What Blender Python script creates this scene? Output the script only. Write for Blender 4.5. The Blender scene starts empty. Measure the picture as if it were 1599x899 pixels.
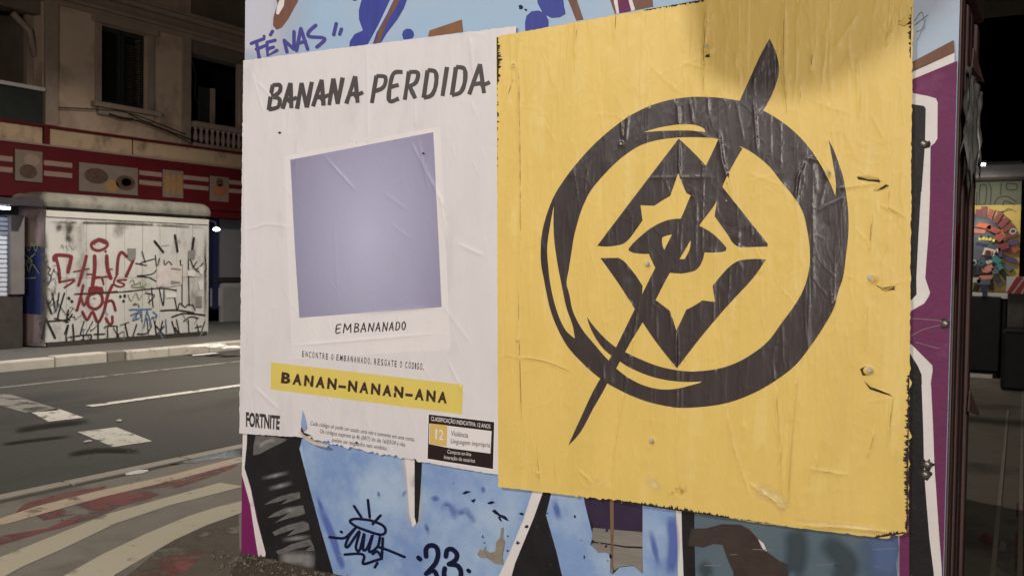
import bpy, bmesh, math, random
import numpy as np
from mathutils import Vector, noise as mnoise
from mathutils.geometry import tessellate_polygon, delaunay_2d_cdt

random.seed(7)
rng = np.random.default_rng(7)
scene = bpy.context.scene
C = scene.collection
R = math.radians

# ------------------------------------------------------------------ camera
F, YAW, PIT, ROL, EYE = 1484.0, 30.48, -1.61, 0.863, 1.6      # focal length in pixels of a 1599 wide frame
yw, pt, rl = R(YAW), R(PIT), R(ROL)
c_f = np.array([-math.sin(yw) * math.cos(pt), math.cos(yw) * math.cos(pt), math.sin(pt)])
c_r0 = np.array([math.cos(yw), math.sin(yw), 0.0])
c_u0 = np.cross(c_r0, c_f)
c_r = c_r0 * math.cos(rl) + c_u0 * math.sin(rl)
c_u = -c_r0 * math.sin(rl) + c_u0 * math.cos(rl)
c_o = np.array([0.0, 0.0, EYE])
cam_data = bpy.data.cameras.new('camera')
cam = bpy.data.objects.new('camera', cam_data)
C.objects.link(cam)
from mathutils import Matrix
cam.matrix_world = Matrix(((c_r[0], c_u[0], -c_f[0], 0), (c_r[1], c_u[1], -c_f[1], 0), (c_r[2], c_u[2], -c_f[2], EYE), (0, 0, 0, 1)))
cam_data.sensor_fit = 'HORIZONTAL'
cam_data.sensor_width = 36.0
cam_data.lens = 36.0 * F / 1599.0
cam_data.clip_start = 0.05
cam_data.clip_end = 500
cam_data.dof.use_dof = True
cam_data.dof.focus_distance = 4.4
cam_data.dof.aperture_fstop = 5.0
scene.camera = cam

# ------------------------------------------------------------------ night sky
world = bpy.data.worlds.new('World')
scene.world = world
world.use_nodes = True
wn = world.node_tree
sky = wn.nodes.new('ShaderNodeTexSky')
sky.sky_type = 'NISHITA'
sky.sun_disc = False
sky.sun_elevation = R(-6)
sky.sun_rotation = R(200)
wn.links.new(sky.outputs[0], wn.nodes['Background'].inputs['Color'])
wn.nodes['Background'].inputs['Strength'].default_value = 0.05
scene.view_settings.view_transform = 'Standard'
scene.view_settings.look = 'None'
scene.view_settings.exposure = 0.0
scene.view_settings.gamma = 1.0
scene.view_settings.use_curve_mapping = False
scene.cycles.transparent_max_bounces = 24
scene.cycles.max_bounces = 6
scene.cycles.use_denoising = True

LAMP_A = (-4.6, -3.2, 6.2)      # street lamp behind the camera, over the road edge
LAMP_C = (-9.2, 10.6, 6.6)      # next street lamp, beyond the near kiosk
LAMP_D = (0.9, -6.2, 3.3)       # added fill lamp for the wall, standing for shop light behind the camera
POW_A, POW_C, POW_D = 490, 680, 980

# ------------------------------------------------------------------ helpers: photo pixel -> point on a real plane
def ray(px, py):
    return c_f + c_r * ((px - 799.5) / F) - c_u * ((py - 449.5) / F)
def onx(px, py, X):
    d = ray(px, py); return c_o + d * (X / d[0])
def ony(px, py, Y):
    d = ray(px, py); return c_o + d * (Y / d[1])
def onz(px, py, Z=0.0):
    d = ray(px, py); return c_o + d * ((Z - EYE) / d[2])
YW = 3.665                       # plane of the near kiosk's painted end wall
def W(px, py, off=0.0):
    p = ony(px, py, YW); return (min(max(p[0], -3.830), -.364), YW - off, p[2])
def Wxz(px, py):
    p = ony(px, py, YW); return (p[0], p[2])
def zz(x0, y0, s, pts):          # tracing notes taken in an enlarged crop -> photo pixels
    return [(x0 + a / s, y0 + b / s) for a, b in pts]

# ------------------------------------------------------------------ helpers: objects
def empty(name, loc=(0, 0, 0)):
    o = bpy.data.objects.new(name, None); C.objects.link(o); o.location = loc; o.empty_display_size = .2
    return o
def tag(o, label=None, cat=None, group=None, kind=None):
    if label: o['label'] = label
    if cat: o['category'] = cat
    if group: o['group'] = group
    if kind: o['kind'] = kind
    return o
def reparent(o, parent):
    o.parent = parent
    pl = Vector((0, 0, 0)); q = parent
    while q is not None:
        pl += q.location; q = q.parent
    o.location = o.location - pl
    return o
class MB:
    def __init__(s): s.v = []; s.f = []; s.a = []
    def add(s, vs, fs, al=None):
        b = len(s.v); s.v += [tuple(map(float, p)) for p in vs]; s.f += [tuple(b + i for i in f) for f in fs]
        s.a += list(al) if al is not None else [1.0] * len(vs)
        return s
    def box(s, x0, x1, y0, y1, z0, z1):
        x0, x1 = sorted((x0, x1)); y0, y1 = sorted((y0, y1)); z0, z1 = sorted((z0, z1))
        v = [(x, y, z) for x in (x0, x1) for y in (y0, y1) for z in (z0, z1)]
        return s.add(v, [(0, 1, 3, 2), (4, 6, 7, 5), (0, 4, 5, 1), (2, 3, 7, 6), (0, 2, 6, 4), (1, 5, 7, 3)])
    def tube(s, pts, r, n=8):
        pts = [Vector(p) for p in pts]; rr = r if isinstance(r, (list, tuple)) else [r] * len(pts)
        vs = []; fs = []
        for i, p in enumerate(pts):
            t = (pts[min(i + 1, len(pts) - 1)] - pts[max(i - 1, 0)]).normalized()
            a = t.orthogonal().normalized() if i == 0 else (pa - t * pa.dot(t)).normalized()
            pa = a; b = t.cross(a)
            for k in range(n):
                q = 2 * math.pi * k / n
                vs.append(p + (a * math.cos(q) + b * math.sin(q)) * rr[i])
        for i in range(len(pts) - 1):
            for k in range(n):
                fs.append((i * n + k, i * n + (k + 1) % n, (i + 1) * n + (k + 1) % n, (i + 1) * n + k))
        fs.append(tuple(range(n))[::-1]); fs.append(tuple((len(pts) - 1) * n + k for k in range(n)))
        return s.add(vs, fs)
    def sheet(s, pts3):
        tris = tessellate_polygon([[Vector(p) for p in pts3]])
        return s.add(pts3, [tuple(t) for t in tris])
    def lathe(s, prof, cx, cy, n=12):
        vs = []; fs = []
        for r_, z in prof:
            for k in range(n):
                q = 2 * math.pi * k / n; vs.append((cx + r_ * math.cos(q), cy + r_ * math.sin(q), z))
        for i in range(len(prof) - 1):
            for k in range(n):
                fs.append((i * n + k, i * n + (k + 1) % n, (i + 1) * n + (k + 1) % n, (i + 1) * n + k))
        fs.append(tuple(range(n))[::-1]); fs.append(tuple((len(prof) - 1) * n + k for k in range(n)))
        return s.add(vs, fs)
    def build(s, name, mat, parent=None, smooth=False, bevel=0.0, facing=None):
        me = bpy.data.meshes.new(name); me.from_pydata(s.v, [], s.f)
        if any(a != 1.0 for a in s.a):
            at = me.attributes.new('a', 'FLOAT', 'POINT'); at.data.foreach_set('value', s.a)
        bm = bmesh.new(); bm.from_mesh(me)
        if facing is None:
            bmesh.ops.recalc_face_normals(bm, faces=bm.faces)
        else:
            fv = Vector(facing)
            for f in bm.faces:
                f.normal_update()
                if f.normal.dot(fv) < 0: f.normal_flip()
        bm.to_mesh(me); bm.free()
        for p in me.polygons: p.use_smooth = smooth
        me.materials.append(M[mat] if isinstance(mat, str) else mat)
        o = bpy.data.objects.new(name, me); C.objects.link(o)
        if bevel:
            m = o.modifiers.new('bevel', 'BEVEL'); m.width = bevel; m.segments = 2; m.limit_method = 'ANGLE'
        if parent is not None: reparent(o, parent)
        return o

# ------------------------------------------------------------------ materials
M = {}
def mat(name, col, rough=.8, col2=None, scale=6.0, amt=.6, bump=0.0, bscale=40.0, stretch=(1, 1, 1), wear=None, wscale=9.0,
        soft=False, metal=0.0, emit=None, estr=0.0, detail=6.0, dirt=None, dscale=1.5, dlo=.52, dhi=.7, bdist=.01, spec=.28, coat=0.0, ridge=None):
    m = bpy.data.materials.new(name); m.use_nodes = True; M[name] = m
    nt = m.node_tree; N = nt.nodes; L = nt.links; b = N['Principled BSDF']; out = N['Material Output']
    b.inputs['Roughness'].default_value = rough; b.inputs['Metallic'].default_value = metal
    b.inputs['Specular IOR Level'].default_value = spec
    b.inputs['Coat Weight'].default_value = coat
    c = (*col, 1)
    b.inputs['Base Color'].default_value = c
    tc = N.new('ShaderNodeTexCoord'); mp = N.new('ShaderNodeMapping'); mp.inputs['Scale'].default_value = stretch
    L.new(tc.outputs['Object'], mp.inputs['Vector'])
    cur = None
    def tex(sc, det=detail, off=0.0):
        n = N.new('ShaderNodeTexNoise'); n.inputs['Scale'].default_value = sc; n.inputs['Detail'].default_value = det
        n.inputs['Roughness'].default_value = .62
        L.new(mp.outputs[0], n.inputs['Vector']); return n
    if col2 is not None:
        n = tex(scale); r_ = N.new('ShaderNodeMapRange'); r_.inputs[1].default_value = .5 - .28; r_.inputs[2].default_value = .5 + .28
        L.new(n.outputs['Fac'], r_.inputs[0])
        mu = N.new('ShaderNodeMath'); mu.operation = 'MULTIPLY'; mu.inputs[1].default_value = amt; L.new(r_.outputs[0], mu.inputs[0])
        mx = N.new('ShaderNodeMix'); mx.data_type = 'RGBA'; mx.inputs[6].default_value = c; mx.inputs[7].default_value = (*col2, 1)
        L.new(mu.outputs[0], mx.inputs[0]); cur = mx.outputs[2]
    if dirt is not None:
        n = tex(dscale, 8); r_ = N.new('ShaderNodeMapRange'); r_.inputs[1].default_value = dlo; r_.inputs[2].default_value = dhi
        L.new(n.outputs['Fac'], r_.inputs[0])
        mx = N.new('ShaderNodeMix'); mx.data_type = 'RGBA'; mx.inputs[7].default_value = (*dirt, 1)
        if cur is not None: L.new(cur, mx.inputs[6])
        else: mx.inputs[6].default_value = c
        L.new(r_.outputs[0], mx.inputs[0]); cur = mx.outputs[2]
    if cur is not None: L.new(cur, b.inputs['Base Color'])
    if bump and ridge:
        n = tex(bscale); bp = N.new('ShaderNodeBump'); bp.inputs['Strength'].default_value = bump; bp.inputs['Distance'].default_value = bdist
        L.new(n.outputs['Fac'], bp.inputs['Height'])
        prev = bp.outputs[0]
        for (rs, rst, stx) in ridge:      # sharp little folds: creased noise, longer than wide
            m2 = N.new('ShaderNodeMapping'); m2.inputs['Scale'].default_value = stx; m2.inputs['Rotation'].default_value = (0, R(rs * 1.3), 0); L.new(tc.outputs['Object'], m2.inputs['Vector'])
            nn = N.new('ShaderNodeTexNoise'); nn.inputs['Scale'].default_value = rs; nn.inputs['Detail'].default_value = 3; nn.inputs['Roughness'].default_value = .55; nn.inputs['Distortion'].default_value = .35; L.new(m2.outputs[0], nn.inputs['Vector'])
            s1 = N.new('ShaderNodeMath'); s1.operation = 'SUBTRACT'; s1.inputs[1].default_value = .5; L.new(nn.outputs['Fac'], s1.inputs[0])
            s2 = N.new('ShaderNodeMath'); s2.operation = 'ABSOLUTE'; L.new(s1.outputs[0], s2.inputs[0])
            s3 = N.new('ShaderNodeMath'); s3.operation = 'MINIMUM'; s3.inputs[1].default_value = .07; L.new(s2.outputs[0], s3.inputs[0])
            b2 = N.new('ShaderNodeBump'); b2.inputs['Strength'].default_value = rst; b2.inputs['Distance'].default_value = .05; b2.invert = True
            L.new(s3.outputs[0], b2.inputs['Height']); L.new(prev, b2.inputs['Normal']); prev = b2.outputs[0]
        L.new(prev, b.inputs['Normal'])
    elif bump:
        n = tex(bscale); bp = N.new('ShaderNodeBump'); bp.inputs['Strength'].default_value = bump; bp.inputs['Distance'].default_value = bdist
        L.new(n.outputs['Fac'], bp.inputs['Height']); L.new(bp.outputs[0], b.inputs['Normal'])
    if emit is not None:
        b.inputs['Emission Color'].default_value = (*emit, 1); b.inputs['Emission Strength'].default_value = estr
    if wear is not None or soft:
        tr = N.new('ShaderNodeBsdfTransparent'); ms = N.new('ShaderNodeMixShader')
        L.new(tr.outputs[0], ms.inputs[1]); L.new(b.outputs[0], ms.inputs[2]); fac = None
        if wear is not None:
            n = tex(wscale, 9); r_ = N.new('ShaderNodeMapRange'); r_.inputs[1].default_value = wear - .06; r_.inputs[2].default_value = wear + .06
            L.new(n.outputs['Fac'], r_.inputs[0]); fac = r_.outputs[0]
        if soft:
            at = N.new('ShaderNodeAttribute'); at.attribute_name = 'a'
            if fac is not None:
                mu = N.new('ShaderNodeMath'); mu.operation = 'MULTIPLY'; L.new(fac, mu.inputs[0]); L.new(at.outputs['Fac'], mu.inputs[1]); fac = mu.outputs[0]
            else: fac = at.outputs['Fac']
        L.new(fac, ms.inputs[0]); L.new(ms.outputs[0], out.inputs['Surface'])
    return m
# ground
mat('asphalt', (.042, .038, .032), .88, (.075, .069, .058), 45, .8, .6, 90, dirt=(.03, .027, .023), dscale=.55, dlo=.5, dhi=.68, stretch=(1, .5, 1), spec=.25)
mat('concrete_ground', (.145, .126, .10), .88, (.2, .175, .142), 5, .8, .35, 90, dirt=(.085, .072, .058), dscale=1.1, dlo=.5, dhi=.66)
mat('far_pavement', (.085, .078, .068), .85, (.12, .11, .095), 4, .7, .3, 60, dirt=(.04, .036, .03), dscale=.8)
mat('kerb_paint', (.46, .425, .36), .8, (.32, .29, .24), 5, .7, .3, 50, dirt=(.16, .14, .11), dscale=3.2, dlo=.6, dhi=.72)
mat('kerb_bare', (.2, .18, .15), .85, (.14, .12, .1), 8, .7, .3, 60)
mat('gutter', (.3, .265, .21), .8, (.22, .19, .15), 7, .8, .25, 60)
mat('road_white', (.5, .47, .4), .75, (.38, .35, .3), 9, .8, .2, 90, wear=.40, wscale=7)
mat('road_white_worn', (.22, .2, .17), .75, (.15, .135, .115), 9, .8, wear=.44, wscale=3)
mat('stripe_cream', (.38, .335, .24), .78, (.36, .31, .22), 6, .8, .25, 80, wear=.33, wscale=5, dirt=(.15, .12, .09), dscale=4.5, dlo=.62, dhi=.72)
mat('stripe_tan', (.42, .33, .235), .78, (.33, .26, .18), 6, .8, wear=.38, wscale=5)
mat('red_ground', (.17, .042, .036), .8, (.12, .036, .03), 5, .8, wear=.47, wscale=2.6, dirt=(.1, .075, .06), dscale=4, dlo=.5, dhi=.66)
mat('dark_stain', (.024, .021, .018), .9, soft=True, spec=.05)
mat('mud', (.095, .072, .05), .9, (.055, .042, .03), 7, .8, .8, 30, wear=.42, wscale=3.5)
mat('puddle', (.016, .010, .008), .2, spec=.5, bump=.5, bscale=22)
mat('stone_bits', (.2, .17, .13), .9, (.1, .08, .06), 15, .8)
# near kiosk
mat('wall_blue', (.32, .44, .57), .5, (.24, .36, .52), 2.2, .8, .12, 60, dirt=(.38, .435, .52), dscale=1.1, dlo=.46, dhi=.66)
mat('wall_pale', (.54, .52, .57), .5, (.55, .57, .68), 2, .7, .1, 60, soft=True)
mat('wall_lower_blue', (.235, .345, .55), .5, (.14, .215, .43), 4.5, .85, .18, 50, dirt=(.32, .42, .56), dscale=3.2, dlo=.46, dhi=.68)
mat('teal_paint', (.075, .115, .15), .5, (.12, .15, .165), 3.5, .8, .15, 40, dirt=(.05, .085, .14), dscale=2, spec=.12)
mat('deep_blue', (.055, .068, .30), .45, (.035, .045, .2), 14, .8, stretch=(3, 1, .4), spec=.12)
mat('tag_ink', (.075, .07, .26), .4, (.05, .05, .2), 6, .6, spec=.12)
mat('navy_ink', (.008, .01, .035), .4, spec=.12)
mat('mural_brown', (.13, .062, .045), .5, (.2, .105, .07), 12, .8, stretch=(3, 1, .5), spec=.12)
mat('mural_tan', (.24, .12, .055), .5, (.16, .075, .04), 16, .8, stretch=(4, 1, .6), spec=.12)
mat('mural_white', (.66, .62, .60), .5, (.52, .48, .47), 10, .7, .15, 60, dirt=(.3, .26, .24), dscale=5, dlo=.62, dhi=.74)
mat('mural_black', (.012, .011, .012), .42, (.025, .024, .024), 9, .8, .25, 45, spec=.12)
mat('mural_purple', (.145, .03, .088), .5, (.11, .024, .072), 5, .8, .35, 40, dirt=(.19, .055, .125), dscale=6, dlo=.58, dhi=.75, spec=.12)
mat('mural_magenta', (.17, .018, .095), .5, (.13, .015, .08), 7, .8, spec=.12)
mat('mural_plum', (.028, .018, .045), .5, (.05, .035, .06), 14, .7, spec=.12)
mat('rust_streak', (.16, .10, .055), .8, wear=.4, wscale=8)
mat('bare_board', (.16, .14, .12), .85, (.26, .23, .2), 8, .8, .6, 26, stretch=(.35, 1, 2.4))
mat('raw_patch', (.17, .145, .105), .9, (.32, .29, .22), 18, .8, .7, 60)
mat('brown_peel', (.035, .022, .018), .6, (.065, .05, .042), 9, .8, .4, 40, spec=.12)
mat('spray_grey', (.27, .255, .245), .7, (.17, .165, .16), 20, .8, soft=True)
mat('hatch_grey', (.17, .16, .155), .7, (.055, .052, .05), 14, .95, stretch=(1, 1, 2.5), spec=.1)
mat('spray_blue', (.05, .075, .33), .6, soft=True)
mat('spray_blue_faint', (.09, .14, .42), .6, soft=True, wear=.38, wscale=5)
mat('spray_dark', (.042, .06, .072), .6, soft=True, wear=.4, wscale=6)
mat('spray_teal_blue', (.085, .13, .26), .6, soft=True)
mat('spray_white', (.6, .58, .57), .6, soft=True)
mat('kiosk_side', (.11, .066, .062), .5, (.16, .105, .098), 6, .8, .3, 30, stretch=(1, 1, .25), dirt=(.055, .033, .032), dscale=3, spec=.12)
mat('kiosk_side_red', (.30, .012, .03), .5, (.2, .01, .02), 6, .7)
mat('kiosk_metal', (.12, .11, .1), .6, (.08, .07, .065), 4, .8, .2, 30)
mat('film', (.08, .075, .072), .22, (.45, .44, .43), 5, 1.0, .6, 12, stretch=(2, 6, .35), spec=.8, dirt=(.85, .84, .83), dscale=6, dlo=.57, dhi=.63)  # pale streaks put the film's highlights into its colour
mat('bolt', (.28, .26, .23), .4, (.12, .1, .08), 30, .8, metal=.7)
# posters
mat('paper_white', (.64, .605, .60), .46, (.58, .545, .55), 3.5, .9, .22, 7, stretch=(2.4, 1, .8), dirt=(.50, .465, .47), dscale=2.3, dlo=.54, dhi=.8, bdist=.006, ridge=((2.6, .20, (2.4, 1, .6)), (4.2, .14, (1.4, 1, 1.0))))
mat('paper_frame', (.68, .64, .635), .42, (.62, .585, .585), 4, .8, .22, 7, stretch=(2.4, 1, .8), bdist=.006, ridge=((2.6, .20, (2.4, 1, .6)), (4.2, .14, (1.4, 1, 1.0))))
mat('paper_yellow', (.71, .505, .148), .44, (.62, .435, .115), 2.6, .9, .30, 9, stretch=(2.8, 1, .7), dirt=(.74, .57, .22), dscale=3.5, dlo=.56, dhi=.8, bdist=.006, ridge=((3.4, .38, (3.0, 1, .40)), (5.0, .22, (1.5, 1, 1.0))))
mat('emblem_ink', (.034, .025, .025), .36, (.054, .041, .04), 5, .9, .3, 10, stretch=(3.2, 1, .8), bdist=.006, spec=.5, ridge=((3.4, .2, (3.0, 1, .40)), (5.0, .16, (1.5, 1, 1.0))))
mat('print_black', (.035, .028, .028), .42, (.055, .045, .044), 12, .8)
mat('print_grey', (.075, .064, .062), .5, (.05, .043, .042), 14, .8)
mat('print_dark', (.05, .028, .022), .42)
mat('banner_yellow', (.64, .52, .13), .45, (.6, .45, .10), 5, .8, .22, 7, stretch=(2.4, 1, .8), bdist=.006)
mat('label_black', (.022, .012, .012), .42)
mat('label_white', (.66, .62, .61), .45)
mat('label_yellow', (.58, .40, .12), .45)
mat('torn_paper', (.55, .50, .43), .8, (.35, .3, .24), 25, .8)
mat('tear_dark', (.035, .022, .012), .7)
mat('shade_grime', (.40, .26, .08), .6, soft=True, wear=.5, wscale=5)
mat('glue_brown', (.42, .24, .06), .5, soft=True, wear=.5, wscale=7)
mat('glue_pale', (.78, .62, .28), .4, soft=True, wear=.5, wscale=3.5)
mat('scorch', (.02, .015, .012), .7)
# far side
mat('kiosk_panel', (.5, .485, .455), .55, (.38, .365, .34), 2.5, .9, .15, 30, dirt=(.17, .155, .135), dscale=2.2, dlo=.54, dhi=.72, stretch=(1, 1, .6))
mat('kiosk_joint', (.12, .11, .1), .8)
mat('kiosk_roof', (.22, .205, .17), .65, (.11, .1, .085), 3.5, .95, .3, 25, stretch=(1, 1.2, 1), dirt=(.07, .065, .055), dscale=2.5)
mat('kiosk_trim', (.5, .48, .44), .5, (.4, .38, .34), 4, .7)
mat('kiosk_pink', (.36, .26, .24), .6, (.28, .2, .18), 3, .8, .2, 30, dirt=(.1, .08, .07), dscale=3)
mat('kiosk_blue', (.03, .045, .14), .5, (.02, .03, .1), 4, .8)
mat('plinth_dark', (.035, .03, .027), .8, (.06, .05, .045), 8, .8, spec=.12)
mat('spray_red', (.17, .028, .03), .55, (.12, .02, .025), 9, .8)
mat('spray_black', (.014, .013, .014), .5, (.04, .038, .038), 14, .6)
mat('spray_green', (.16, .2, .09), .6)
mat('spray_azure', (.08, .14, .24), .6)
mat('spray_lime', (.22, .24, .09), .6)
mat('soft_grime', (.06, .053, .045), .8, soft=True, wear=.43, wscale=4)
mat('notice_paper', (.55, .5, .47), .7, (.36, .3, .29), 9, .8, dirt=(.3, .14, .13), dscale=6, dlo=.58, dhi=.68)
mat('notice_white', (.62, .59, .55), .7, (.42, .4, .37), 14, .8)
mat('notice_grey', (.2, .19, .175), .7, (.14, .13, .12), 10, .8)
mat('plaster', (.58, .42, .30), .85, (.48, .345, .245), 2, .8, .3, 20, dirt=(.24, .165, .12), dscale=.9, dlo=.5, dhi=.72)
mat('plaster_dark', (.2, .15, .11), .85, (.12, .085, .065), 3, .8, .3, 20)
mat('stone_trim', (.36, .27, .2), .8, (.22, .165, .125), 5, .8, .3, 25)
mat('shutter_green', (.022, .026, .022), .6, (.035, .04, .034), 5, .7, spec=.12)
mat('dark_room', (.018, .016, .018), .8, spec=.12)
mat('inner_door', (.05, .045, .05), .7, (.03, .028, .032), 4, .6)
mat('fascia_red', (.075, .006, .008), .5, (.09, .01, .012), 3, .7, spec=.12)
mat('fascia_cream', (.4, .28, .17), .55, (.3, .21, .13), 4, .7, dirt=(.16, .11, .07), dscale=2)
mat('fascia_stripe', (.25, .165, .125), .6, (.18, .115, .09), 6, .7)
mat('food_board', (.17, .125, .095), .6, (.11, .08, .06), 6, .7)
mat('food_brown', (.03, .018, .014), .6, (.12, .06, .03), 8, .8)
mat('food_gold', (.24, .135, .05), .6, (.22, .11, .04), 9, .8)
mat('food_red', (.2, .05, .03), .6, (.25, .12, .05), 9, .8)
mat('wire', (.02, .018, .016), .6)
mat('dark_metal', (.03, .028, .027), .55)
mat('shop_dark', (.03, .027, .03), .6, (.05, .045, .05), 3, .7, spec=.12)
mat('low_wall', (.36, .35, .34), .7, (.28, .27, .26), 3, .8, .2, 20)
mat('upper_wall', (.2, .19, .2), .7, (.14, .135, .145), 2, .8)
mat('blue_frame', (.022, .026, .07), .5)
mat('shutter_slat', (.5, .52, .58), .4, (.4, .42, .5), 6, .6)
mat('lit_tube', (.8, .85, .95), .4, emit=(.72, .82, 1.0), estr=9)
mat('bulb', (.9, .95, 1), .3, emit=(.86, .93, 1.0), estr=14)
mat('grey_pillar', (.16, .145, .135), .7, (.11, .1, .095), 5, .8)
mat('wire_mesh', (.3, .3, .29), .5, metal=.5)
# right side
mat('scrap_yellow', (.42, .31, .075), .6, (.34, .25, .06), 4, .8)
mat('scrap_green', (.085, .095, .055), .6, (.06, .07, .04), 5, .8)
mat('scrap_line', (.02, .022, .016), .6)
for n_, c_ in dict(maroon=(.12, .02, .02), orange=(.42, .09, .03), brick=(.2, .045, .03), teal=(.03, .13, .12), slate=(.07, .075, .085), steel=(.3, .29, .28), lemon=(.5, .45, .08),
                   violet=(.05, .03, .09), peach=(.36, .14, .09), soot=(.02, .018, .018), bone=(.4, .36, .32), navy=(.02, .025, .07)).items():
    mat('scrap_' + n_, tuple(min(1, k * 1.35) for k in c_), .5, tuple(k * .8 for k in c_), 12, .8, .3, 30)
mat('cabinet_black', (.010, .010, .011), .5, (.02, .02, .02), 5, .6, spec=.12)
mat('barrier_red', (.25, .03, .03), .6)
mat('barrier_white', (.5, .48, .45), .6)
mat('tail_light', (.5, .02, .02), .3, emit=(1.0, .04, .05), estr=14)
mat('tail_glow', (.7, .2, .2), .3, emit=(1.0, .5, .5), estr=10)
mat('car_paint', (.06, .06, .065), .3, coat=.6)
mat('glass_dark', (.01, .01, .012), .08)
mat('rubber', (.015, .015, .015), .8)
mat('lamp_head', (.8, .8, .75), .4, emit=(1.0, .9, .76), estr=20)

# ------------------------------------------------------------------ street lamps and the added fill lamp (their light comes from the heads)
def street_lamp(px, py, head, power, col, label, size=.36, aim=None, spread=180):
    t = empty('street_lamp', (px, py, 0)); tag(t, label, 'street lamp', 'street lamps')
    hz = head[2]
    MB().lathe([(.17, .0), (.17, .05), (.1, .1), (.085, .9), (.07, hz * .7), (.055, hz + .25), (0.03, hz + .27)], px, py, 12).build('pole', 'dark_metal', t, True)
    hx, hy = head[0], head[1]
    MB().tube([(px, py, hz + .1), (px + (hx - px) * .35, py + (hy - py) * .35, hz + .3), (px + (hx - px) * .8, py + (hy - py) * .8, hz + .24), (hx, hy, hz + .14)], .035).build('arm', 'dark_metal', t, True)
    hd = MB()
    hd.lathe([(.12, hz + .2), (.26, hz + .14), (.3, hz + .05), (.29, hz + .045)], hx, hy, 16)
    h_o = hd.build('lamp_housing', 'dark_metal', t, True)
    MB().lathe([(.0, hz + .04), (.2, hz + .035), (.22, hz + .043)], hx, hy, 16).build('lamp_glass', 'lamp_head', t, True)
    ld = bpy.data.lights.new('street_lamp_light', 'AREA'); ld.shape = 'DISK'; ld.size = size; ld.energy = power; ld.color = col; ld.spread = R(spread)
    lo = bpy.data.objects.new('street_lamp_light', ld); C.objects.link(lo); lo.location = (hx, hy, hz - .0)
    if aim is not None:
        d = Vector(aim) - Vector(lo.location)
        lo.rotation_euler = d.to_track_quat('-Z', 'Y').to_euler()
    reparent(lo, t)
    return t
street_lamp(-5.7, -3.4, LAMP_A, POW_A, (1.0, .97, .94), 'tall street lamp at the road edge behind the viewer', .46, aim=(-3.8, 2.0, 0), spread=150)
street_lamp(-5.6, 10.8, LAMP_C, POW_C, (1.0, .93, .84), 'street lamp beyond the painted kiosk, arm over the road', .4, aim=(-9.8, 9.8, 0), spread=146)
street_lamp(1.7, -6.3, LAMP_D, POW_D, (1.0, .915, .83), 'added short lamp filling the poster wall from behind the viewer', .4, aim=(-1.8, 3.6, 1.2))

# ------------------------------------------------------------------ ground
g = MB().sheet([(-12.42, -60, 0), (60, -60, 0), (60, 120, 0), (-12.42, 120, 0)]).build('road', 'asphalt', None, facing=(0, 0, 1)); tag(g, kind='structure')
pv = MB().sheet([(-5.86, -60, .006), (60, -60, .006), (60, 120, .006), (-5.86, 120, .006)]).build('pavement', 'concrete_ground', None, facing=(0, 0, 1)); tag(pv, kind='structure')
fp = MB().box(-60, -12.62, -60, 120, -.1, .14).build('far_pavement', 'far_pavement'); tag(fp, kind='structure')
kb = empty('far_kerb', (-12.52, 8, 0)); tag(kb, kind='structure')
y_ = 4.0; i = 0
while y_ < 16.5:
    ln = random.uniform(.8, 1.05)
    bare = i in (6,)
    if bare: ln = .32
    m = MB().box(-12.62, -12.42 + random.uniform(-.012, .012), y_, y_ + ln - .012, -.05, .14 + random.uniform(-.008, .01))
    m.build('kerb_stone', 'kerb_bare' if bare else 'kerb_paint', kb, bevel=.02)
    y_ += ln; i += 1
for (a, b) in ((-60, 4.0), (y_, 120)):
    MB().box(-12.62, -12.42, a, b - .012, -.05, .14).build('kerb_stone', 'kerb_paint', kb, bevel=.02)
def gsheet(name, pts, m, z, parent):
    q = [tuple(onz(a, b, z)) for a, b in pts]
    return MB().sheet(q).build(name, m, parent, facing=(0, 0, 1))
# kerb line on the near side: flush gutter stones
gt = empty('gutter', (-6, 5, 0)); tag(gt, kind='structure')
for k in range(16):
    y0 = -2 + k * 1.02
    MB().box(-6.06 + random.uniform(-.01, .01), -5.93 + random.uniform(-.01, .01), y0, y0 + 1.0, -.05, .012 + random.uniform(0, .004)).build('gutter_stone', 'gutter', gt, bevel=.008)
zr = lambda p: zz(0, 560, 4.208, p)
zg = lambda p: zz(0, 560, 2.6525, p)
gsheet('crosswalk_bar', zr([(510, 480), (765, 448), (1000, 540), (745, 578)]), 'road_white', .004, g)
gsheet('crosswalk_bar', zr([(205, 350), (380, 325), (550, 385), (320, 412)]), 'road_white', .004, g)
gsheet('crosswalk_bar', zr([(-260, 240), (60, 230), (400, 335), (170, 355), (-20, 300), (-260, 330)]), 'road_white_worn', .004, g)
def along(x0, x1, y0, y1, z, name, m, parent):
    return MB().sheet([(x0, y0, z), (x1, y0, z), (x1, y1, z), (x0, y1, z)]).build(name, m, parent, facing=(0, 0, 1))
along(-8.96, -8.82, 6.35, 40, .008, 'lane_line', 'road_white', g)
along(-11.02, -10.92, -20, 40, .004, 'edge_line', 'road_white_worn', g)
OIL = [([(90, 475), (300, 440), (600, 405)], 12), ([(10, 562), (200, 535), (480, 505)], 7), ([(440, 632), (640, 600), (930, 605)], 11)]
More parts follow.
